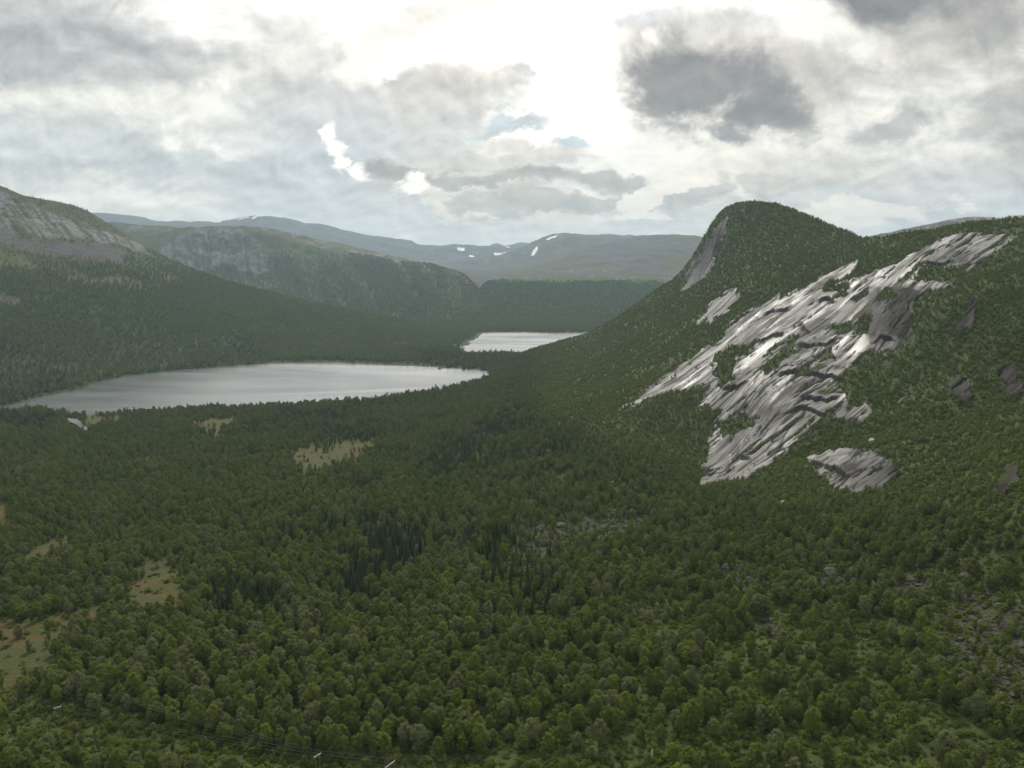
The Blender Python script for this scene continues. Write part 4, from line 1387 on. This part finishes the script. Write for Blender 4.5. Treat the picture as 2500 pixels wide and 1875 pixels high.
def rots(n, tilt=0.05):
    return np.stack([rng.normal(size=n) * tilt, rng.normal(size=n) * tilt, rng.random(n) * 6.28], -1)


def pick_nearest(mask, n, h):
    ok = np.where(mask & in_frame(BP, h))[0]
    return ok[np.argsort(dist[ok] / h[ok])][:n]


ind_b = pick_nearest(~is_spr, 300, 8.0 * scale_b)
ind_s = pick_nearest(is_spr, 300, 11.0 * scale_b)
single = np.zeros(len(BP), bool); single[ind_b] = True; single[ind_s] = True

# ------------------------------------------------------------------ power line
POLES = [  # bearing px, row of the crossarm, distance, arm vector, style
    ('a', 140, 1727, 169.0, (1.05, 0.9), 'arm'),
    ('a', 952, 1866, 142.0, (1.6, 2.3), 'arm'),
    ('b', 775, 1844, 147.0, (1.15, 1.5), 'arm'),
    ('b', 1592, 1838, 148.0, (0.25, 1.6), 'post'),
    ('b', 2319, 1853, 146.0, (-0.2, 1.4), 'post'),
]


def ground_z(x, y):
    """height of the near ground below a point, from the fitted surface"""
    z = -100.0
    for _ in range(12):
        px, py = project(np.array([x, y, z]))
        q = at_dist(px, py, float(near_fit(np.array([px]), np.array([py]))[0]))
        z = z + 0.6 * (float(q[2]) * y / float(q[1]) - z) if abs(q[1]) > 1 else z
    return z


def bm_obj(name, parts, mat, parent=None, smooth=False, **props):
    v, f = join(parts)
    return add(name, mesh_np(name, v, f, [mat], smooth), parent, **props)


pole_info = []
POLE_LABEL = ['grey power pole with a short pale crossarm in the scrubby clearing at lower left', 'power pole with the longest pale crossarm, slanting at the bottom edge',
              'power pole with two legs and a slanting pale crossarm, left of the longest one', 'pale upright power post with bent top, standing alone in the middle of the line', 'pale upright power post at the right end of the line']
for (ln, px, py, D, arm, style), lab in zip(POLES, POLE_LABEL):
    top = at_dist(px, py, D)
    gz = ground_z(top[0], top[1])
    H = min(max(top[2] - gz, 8.0), 16.0)
    r = empty('power_pole', (top[0], top[1], top[2] - H), label=lab, category='power pole', group='poles of the power line')
    L = Vector((arm[0], arm[1], 0)); n = L.normalized()
    sp_ = 0.55
    if style == 'arm':
        for s in (-1, 1):
            o = n * (0.5 * s)
            bm_obj('post', [tube([(o.x, o.y, -1.0), (o.x, o.y, H * 0.5), (o.x, o.y, H)], [0.14, 0.12, 0.10], 8)], M_pole, r)
        aL = max(L.length, 1.6)
    else:
        bm_obj('post', [tube([(0, 0, -1.0), (0, 0, H * 0.5), (0.05, 0, H + 0.9)], [0.16, 0.14, 0.11], 8)], M_steel, r)
        aL = 1.3
    a0, a1 = n * (-aL / 2), n * (aL / 2)
    bm_obj('crossarm', [tube([(a0.x, a0.y, H + 0.02), (0, 0, H + 0.02), (a1.x, a1.y, H + 0.02)], [0.10, 0.10, 0.10], 4)], M_steel, r)
    tips = []
    for s in (-0.46, 0.0, 0.46):
        c = n * (aL * s)
        bm_obj('insulator', [tube([(c.x, c.y, H + 0.10), (c.x, c.y, H + 0.2), (c.x, c.y, H + 0.3), (c.x, c.y, H + 0.42)], [0.03, 0.08, 0.05, 0.07], 6)], M_glassy, r)
        tips.append((top[0] + c.x, top[1] + c.y, top[2] + 0.44))
    pole_info.append((ln, tips, top))


def span(a, b, sag, n=14):
    t = np.linspace(0, 1, n)[:, None]
    p = np.asarray(a) * (1 - t) + np.asarray(b) * t
    p[:, 2] -= sag * 4 * (t * (1 - t))[:, 0]
    return p


lines = {'a': [i for i in pole_info if i[0] == 'a'], 'b': [i for i in pole_info if i[0] == 'b']}
for ln, nm in (('a', 'leftmost pole'), ('b', 'two upright posts')):
    ps = sorted(lines[ln], key=lambda i: i[2][0])
    for w_, wn in ((0, 'nearest'), (1, 'middle'), (2, 'farthest')):
        pts = [np.array(i[1][w_]) for i in ps]
        if ln == 'a':
            first = pts[0] + np.array([-75, 30, 5.0]); last = pts[-1] + np.array([70, -38, 3.0])
        else:
            first = pts[0] + np.array([-95, 42, 1.0]); last = pts[-1] + np.array([75, -4, 3.0])
        seq = [first] + pts + [last]
        path = np.concatenate([span(a, b, 1.3)[:-1] for a, b in zip(seq[:-1], seq[1:])] + [seq[-1][None]])
        bm_obj('power_cable', [tube(path, [0.010] * len(path), 4)], M_wire,
               label=f'thin power wire, {wn} of the three on the line through the {nm}', category='power cable', group='wires of the power line')

# no tree stands in a pole
pole_xy = np.array([i[2][:2] for i in pole_info])

# ------------------------------------------------------------------ single trees in front
birch_mesh = {}
for i, (lf, tr) in enumerate(near_birch):
    for t in (0, 1, 2):
        birch_mesh[(i, t)] = mesh_np('birch_crown', lf[0], lf[1], [M_leaf[t]], False)
    birch_mesh[('trunk', i)] = mesh_np('birch_trunk', tr[0], tr[1], [M_bark], True)
spruce_mesh = [(mesh_np('spruce_crown', g[0][0], g[0][1], [M_needle], False), mesh_np('spruce_trunk', g[1][0], g[1][1], [M_bark2], True)) for g in near_spruce]


LANDMARK = [  # things the photo shows plainly, with their bearing and row
    (140, 1740, 'the leftmost power pole'), (775, 1850, 'the two-legged power pole'), (952, 1872, 'the pole with the longest crossarm'),
    (1592, 1850, 'the upright post in mid line'), (2319, 1860, 'the rightmost upright post'), (120, 1570, 'the largest bog clearing'), (390, 1410, 'the round bog clearing'),
    (1400, 1300, 'the uppermost stone field'), (1800, 1405, 'the stone patch below the lower slab'), (2050, 1410, 'the squarish dark block'), (2362, 1410, 'the tall leaning boulder'),
    (2430, 1620, 'the broad stone field'), (1570, 1490, 'the low stone patch among front birches'), (950, 1350, 'the dark spruce stand'), (600, 1490, 'the small spruce clump'), (300, 1850, 'the scrubby wire corridor'),
    (1200, 1650, 'the front birch wood'), (800, 1080, 'the far bog clearing'), (1000, 990, 'the conifer strip by the lake'), (1200, 1080, 'the slanting conifer belt')]


def where_from(x, y):
    d = [math.hypot(x - a, (y - b) * 1.6) for a, b, _ in LANDMARK]
    k = int(np.argmin(d))
    a, b, nm = LANDMARK[k]
    near = 'just' if d[k] < 90 else ('some way' if d[k] < 220 else 'well')
    if abs(x - a) > abs(y - b) * 1.6:
        side = 'left of' if x < a else 'right of'
    else:
        side = 'beyond' if y < b else 'in front of'
    return f'{near} {side} {nm}', nm


def size_word(v, lo, hi):
    return 'small' if v < lo else ('tall' if v > hi else 'middle-sized')


TINT = ['mid green', 'pale grey-green', 'bright yellow-green']
src = {}
tops_x, tops_y = project(BP + np.array([0, 0, 1.0]) * (8 * scale_b * 0.5)[:, None])
near_pole = {}
for pi in range(len(pole_xy)):
    dd = np.linalg.norm(BP[ind_b][:, :2] - pole_xy[pi], axis=1)
    near_pole[ind_b[int(np.argmin(dd))]] = pi
POLE_SHORT = ['the leftmost power pole', 'the pole with the longest crossarm', 'the two-legged pole left of the longest crossarm', 'the upright post in mid line', 'the rightmost upright post']
for j, i in enumerate(ind_b):
    k, t = int(rng.integers(0, len(near_birch))), int(tint[i])
    base = Vector(BP[i]) - Vector((0, 0, 0.25))
    wh, nm = where_from(tops_x[i], tops_y[i])
    lab = f'{size_word(scale_b[i], 0.75, 1.0)} {TINT[t]} birch {wh}'
    if i in near_pole:
        lab = f'{TINT[t]} birch standing closest to {POLE_SHORT[near_pole[i]]}'
    if k not in src:
        root = bpy.data.objects.new('birch_tree', None); root.empty_display_size = 0.5
        C.objects.link(root)
        tr = bpy.data.objects.new('trunk', birch_mesh[('trunk', k)]); C.objects.link(tr); tr.parent = root
        cr = bpy.data.objects.new('crown', birch_mesh[(k, t)]); C.objects.link(cr); cr.parent = root
        src[k] = (root, tr, cr)
        cr.data = birch_mesh[(k, t)]
    else:
        root = src[k][0].copy(); C.objects.link(root)
        tr = src[k][1].copy(); C.objects.link(tr); tr.parent = root
        cr = src[k][2].copy(); C.objects.link(cr); cr.parent = root
        cr.data = birch_mesh[(k, t)]
    s = float(scale_b[i])
    root.location = base
    root.rotation_euler = (float(rng.normal() * 0.05), float(rng.normal() * 0.05), float(rng.random() * 6.28))
    root.scale = (s * 1.2, s * 1.2, s)
    root['label'] = lab
    root['category'] = 'birch tree'
    root['group'] = f'birches around {nm}'
ssrc = {}
for i in ind_s:
    k = int(rng.integers(0, 3))
    if k not in ssrc:
        root = bpy.data.objects.new('spruce_tree', None); root.empty_display_size = 0.5
        C.objects.link(root)
        tr = bpy.data.objects.new('trunk', spruce_mesh[k][1]); C.objects.link(tr); tr.parent = root
        cr = bpy.data.objects.new('crown', spruce_mesh[k][0]); C.objects.link(cr); cr.parent = root
        ssrc[k] = (root, tr, cr)
    else:
        root = ssrc[k][0].copy(); C.objects.link(root)
        for c in ssrc[k][1:]:
            d = c.copy(); C.objects.link(d); d.parent = root
    s = float(scale_b[i]) * 0.95
    root.location = Vector(BP[i]) - Vector((0, 0, 0.2))
    root.rotation_euler = (0, 0, float(rng.random() * 6.28))
    root.scale = (s, s, s)
    wh, nm = where_from(tops_x[i], tops_y[i])
    root['label'] = f'{size_word(s, 0.75, 0.95)} narrow dark spruce {wh}'
    root['category'] = 'spruce tree'
    root['group'] = f'spruces around {nm}'

# ------------------------------------------------------------------ the rest of the forest
rest = ~single & ~is_spr
n = rest.sum()
s3 = scale_b[rest][:, None] * np.array([1.22, 1.22, 1.0]) * (0.92 + 0.16 * rng.random((n, 3)))
instancer('birch_forest', BP[rest] - (0, 0, 0.25), s3, rots(n), tint[rest] * 4 + rng.integers(0, 4, n), PROTO['birch_mid'])
rest = ~single & is_spr
n = rest.sum()
instancer('spruce_forest', BP[rest] - (0, 0, 0.2), scale_b[rest][:, None] * np.ones(3) * 0.95, rots(n, 0.02), rng.integers(0, 3, n), PROTO['spruce_mid'])
# low birch scrub on the hill
n = len(HP)
sc = (0.19 + 0.19 * rng.random(n)) * (1 + 0.35 * (rng.random(n) < 0.12))
ht = np.where(rng.random(n) < 0.06, 1, np.where(rng.random(n) < 0.2, 2, 0))
instancer('hill_scrub', HP - (0, 0, 0.2), sc[:, None] * np.array([1.35, 1.35, 1.0]), rots(n, 0.08), ht * 2 + rng.integers(0, 2, n), PROTO['birch_far'])
# undergrowth everywhere below
P, qx, qy, _ = sample(NV, NF, NA, 110000, lambda a, b, c: (0.12 + 0.88 * (c[:, 1] < 300) + 0.5 * ((a > 1150) & (c[:, 1] < 480) & (c[:, 1] >= 300))) * (1 - rockmask(a, b)) * (1 - 0.9 * polymask(bog_px, a, b, 7, 9, 1 / 40.0)) * (1 - 0.65 * polymask(scree_px, a, b, 14, 22, 1 / 60.0)) * (c[:, 1] < 700) * (c[:, 2] > LAKE_Z + 1) * (b < 2050))
k = thin(P, 1.7)
P = P[k]
n = len(P)
instancer('undergrowth', P - (0, 0, 0.15), (0.5 + 0.8 * rng.random(n) ** 2)[:, None] * np.array([1.1, 1.1, 0.9]), rots(n, 0.1), rng.integers(0, 6, n), PROTO['shrub_mid'])


def left_density(px, py, P):
    d = (1 - polymask(lrock_px, px, py, 8, 9, 1 / 24.0)) * (1 - polymask(lscree_px, px, py, 8, 12, 1 / 30.0)) * (1 - 0.85 * polymask(lmoor_px, px, py, 12, 14, 1 / 40.0))
    d = d * sstep(P[:, 2], LAKE_Z + 0.6, LAKE_Z + 1.6)
    d = d * (0.16 + 0.84 * sstep(-P[:, 2], -70, 30))
    return d * (px > -700) * (0.6 + 0.4 * sstep(fbm(P[:, 0] / 70, P[:, 1] / 70, 3), -0.5, 0.15))


P, qx, qy, A = sample(LV, LF, LA, 150000, left_density)
k = thin(P, 4.6)
P, qx, qy = P[k], qx[k], qy[k]
n = len(P)
con = rng.random(n) < 0.75 * polymask([[(-200, 820), (120, 850), (180, 920), (60, 980), (-200, 1000)], [(520, 835), (640, 830), (660, 870), (540, 872)], [(1000, 855), (1150, 845), (1320, 850), (1320, 905), (1050, 895)]], qx, qy, 20, 20, 1 / 40.0)
sc = (0.6 + 0.5 * rng.random(n)) * (0.55 + 0.45 * sstep(-P[:, 2], -40, 60))
b = ~con
instancer('mountain_birch_forest', P[b] - (0, 0, 0.3), sc[b][:, None] * np.array([1.15, 1.15, 1.0]), rots(b.sum()), np.where(rng.random(b.sum()) < 0.2, 2, 0) + rng.integers(0, 2, b.sum()), PROTO['birch_far'])
instancer('mountain_spruce_forest', P[con] - (0, 0, 0.3), sc[con][:, None] * np.ones(3), rots(con.sum()), rng.integers(0, 3, con.sum()), PROTO['spruce_mid'])

def far_wood(name, V, Fc, at, n, dens, spacing, size, yellow=0.2):
    P, qx, qy, _ = sample(V, Fc, at, n, dens)
    P = P[thin(P, spacing)]
    n = len(P)
    sc = size * (0.6 + 0.5 * rng.random(n))
    instancer(name, P - (0, 0, 0.3), sc[:, None] * np.array([1.2, 1.2, 1.0]), rots(n), np.where(rng.random(n) < yellow, 2, 0) + rng.integers(0, 2, n), PROTO['birch_far'])


far_wood('cliff_mountain_forest', CMV, CMF, CMA, 60000, lambda a, b, c: sstep(b, 610, 680) * (1 - polymask(cliff_px, a, b, 8, 7, 1 / 24.0)) * (1 - 0.8 * np.clip(polymask([[(630, 680), (660, 690), (690, 712), (650, 705)]], a, b, 6, 6), 0, 1)) * (a > 380) * (a < 1330) * (c[:, 1] < 3100) * (0.15 + 0.85 * sstep(fbm((a - b * 0.55) / 34, b / 80, 4), -0.35, 0.3)), 6.5, 1.0, 0.8)
far_wood('dark_hill_forest', R_dark[2], R_dark[3], R_dark[4], 40000, lambda a, b, c: sstep(b, 682, 700) * (a < 1760) * (c[:, 1] < 2900), 6.0, 1.0, 0.05)

# ------------------------------------------------------------------ boulders
def rock_mesh(seed, mat, flat=0.75):
    bm = bmesh.new()
    bmesh.ops.create_icosphere(bm, subdivisions=2, radius=1.0)
    r = np.random.default_rng(seed)
    planes = [(Vector(r.normal(size=3)).normalized(), 0.55 + 0.35 * r.random()) for _ in range(9)]
    for v in bm.verts:
        for nn, d in planes:
            k = v.co.dot(nn)
            if k > d:
                v.co -= nn * (k - d)
        v.co *= 1 + 0.07 * (r.random() - 0.5)
        v.co.z *= flat
        v.co.x *= 1.2
    me = bpy.data.meshes.new('boulder')
    bm.to_mesh(me); bm.free()
    me.materials.append(mat)
    return me


rocks = [rock_mesh(200 + i, M_boulder, 0.6 + 0.06 * i) for i in range(6)]
pale = [rock_mesh(300 + i, M_pale, 0.7) for i in range(2)]
SCREE_NAME = [  # short names of the stone fields
    'in the uppermost stone field', 'in the stone patch below the lower slab', 'around the squarish dark block', 'under the tall leaning boulder',
              'on the mossy stone shelf at right', 'in the broad stone field at the right edge', 'in the low stone patch among front birches', 'in the patch left of the right stone field']
cnt = [46, 16, 12, 10, 14, 90, 12, 8]
bx, by, bk = [], [], []
for i, p in enumerate(scree_px):
    pp = np.array(p, float)
    lo, hi = pp.min(0), np.minimum(pp.max(0), (2498, 1870))
    got = 0
    while got < cnt[i]:
        c = lo + rng.random(2) * (hi - lo)
        if sdist(p, np.array([c[0]]), np.array([c[1]]))[0] > 0:
            bx.append(c[0]); by.append(c[1]); bk.append(i); got += 1
bx, by, bk = np.array(bx), np.array(by), np.array(bk)


def ground_at(px, py):
    D = near_fit(px, py)
    V = at_dist(px, py, D)
    V[:, 2] += near_relief(V, px, py)
    return V


GB = ground_at(bx, by)
for i in range(len(bx)):
    o = bpy.data.objects.new('boulder', rocks[int(rng.integers(0, 6))])
    C.objects.link(o)
    s = 0.38 + 0.85 * float(rng.random()) ** 2.2
    o.location = Vector(GB[i]) + Vector((0, 0, 0.25 * s))
    o.rotation_euler = tuple(float(v) for v in (rng.normal() * 0.3, rng.normal() * 0.3, rng.random() * 6.28))
    o.scale = (s * (0.9 + 0.4 * rng.random()), s, s)
    pp = np.array(scree_px[bk[i]], float)
    fx = (bx[i] - pp[:, 0].min()) / (min(pp[:, 0].max(), 2500) - pp[:, 0].min()); fy = (by[i] - pp[:, 1].min()) / (pp[:, 1].max() - pp[:, 1].min())
    spot = ('upper ', '', 'lower ')[min(2, int(fy * 3))] + ('left', 'middle', 'right')[min(2, int(fx * 3))]
    o['label'] = f'{"small" if s < 0.55 else ("large" if s > 0.9 else "middling")} grey boulder, {spot} part, {SCREE_NAME[bk[i]]}'
    o['category'] = 'boulder'
    o['group'] = f'boulders {SCREE_NAME[bk[i]]}'
for px, py, s, me, rot, lab in [
    (2362, 1408, 2.4, rocks[5], (0.25, -0.3, 0.4), 'tall dark leaning boulder alone above the mossy stone shelf'),
    (2030, 1403, 2.7, rocks[2], (0.1, 0.0, 1.1), 'squarish dark block of stone at the left of its stone patch'),
    (1917, 1228, 2.0, pale[0], (0.1, 0.05, 0.2), 'pale flat boulder alone in the trees below the lower slab'),
    (2130, 1086, 2.4, pale[1], (0.1, 0.9, 0.3), 'cream-coloured block wedged under the ledge right of the big slab'),
    (16, 1318, 1.9, rocks[1], (0, 0, 0.3), 'lone boulder with a pale top in the bog at the left edge'),
    (1328, 1332, 2.6, rocks[3], (0.5, 0.3, 0.3), 'upright grey boulder at the left foot of the uppermost stone field'),
    (1372, 1284, 2.4, rocks[0], (0, 0, 0.1), 'long flat dark boulder topping the uppermost stone field'),
    (1548, 1258, 2.6, rocks[4], (0, 0.2, 0.1), 'broad dark outcrop boulder at the right of the uppermost stone field'),
]:
    o = add('boulder', me, label=lab, category='boulder')
    g = ground_at(np.array([float(px)]), np.array([float(py)]))[0]
    o.location = Vector(g) + Vector((0, 0, 0.35 * s))
    o.rotation_euler = rot
    o.scale = (s, s, s)
# small stones between them
P, qx, qy, _ = sample(NV, NF, NA, 3500, lambda a, b, c: polymask(scree_px, a, b, 14, 22, 1 / 60.0) * (b < 1950) * (a < 2700))
col = bpy.data.collections.new('stones')
for i in range(3):
    col.objects.link(bpy.data.objects.new(f'stone_{i}', rocks[i]))
n = len(P)
instancer('rubble', P, (0.2 + 0.45 * rng.random(n) ** 2)[:, None] * np.ones(3), rots(n, 0.4), rng.integers(0, 3, n), col)

# ------------------------------------------------------------------ haze: the air between here and the far ranges
bm = bmesh.new()
bmesh.ops.create_cube(bm, size=1.0)
for v in bm.verts:
    v.co = Vector((v.co.x * 24000, v.co.y * 13000 + 5500, (v.co.z + 0.5) * 760 - 180))
hm = bpy.data.meshes.new('haze')
bm.to_mesh(hm); bm.free()
mh = bpy.data.materials.new('haze_air')
mh.use_nodes = True
N = NT(mh.node_tree)
N.n.clear()
pv_ = N.new('ShaderNodeVolumePrincipled', {'Color': (0.58, 0.80, 1.0, 1), 'Density': 8.2e-5, 'Anisotropy': 0.25})
mo = N.new('ShaderNodeOutputMaterial')
N.l.new(pv_.outputs[0], mo.inputs['Volume'])
hm.materials.append(mh)
add('haze', hm, kind='stuff')
print('birch', len(BP), 'scrub', len(HP), 'spruce', int(is_spr.sum()), 'left', len(qx), 'V', len(NV), len(SV), len(LV))
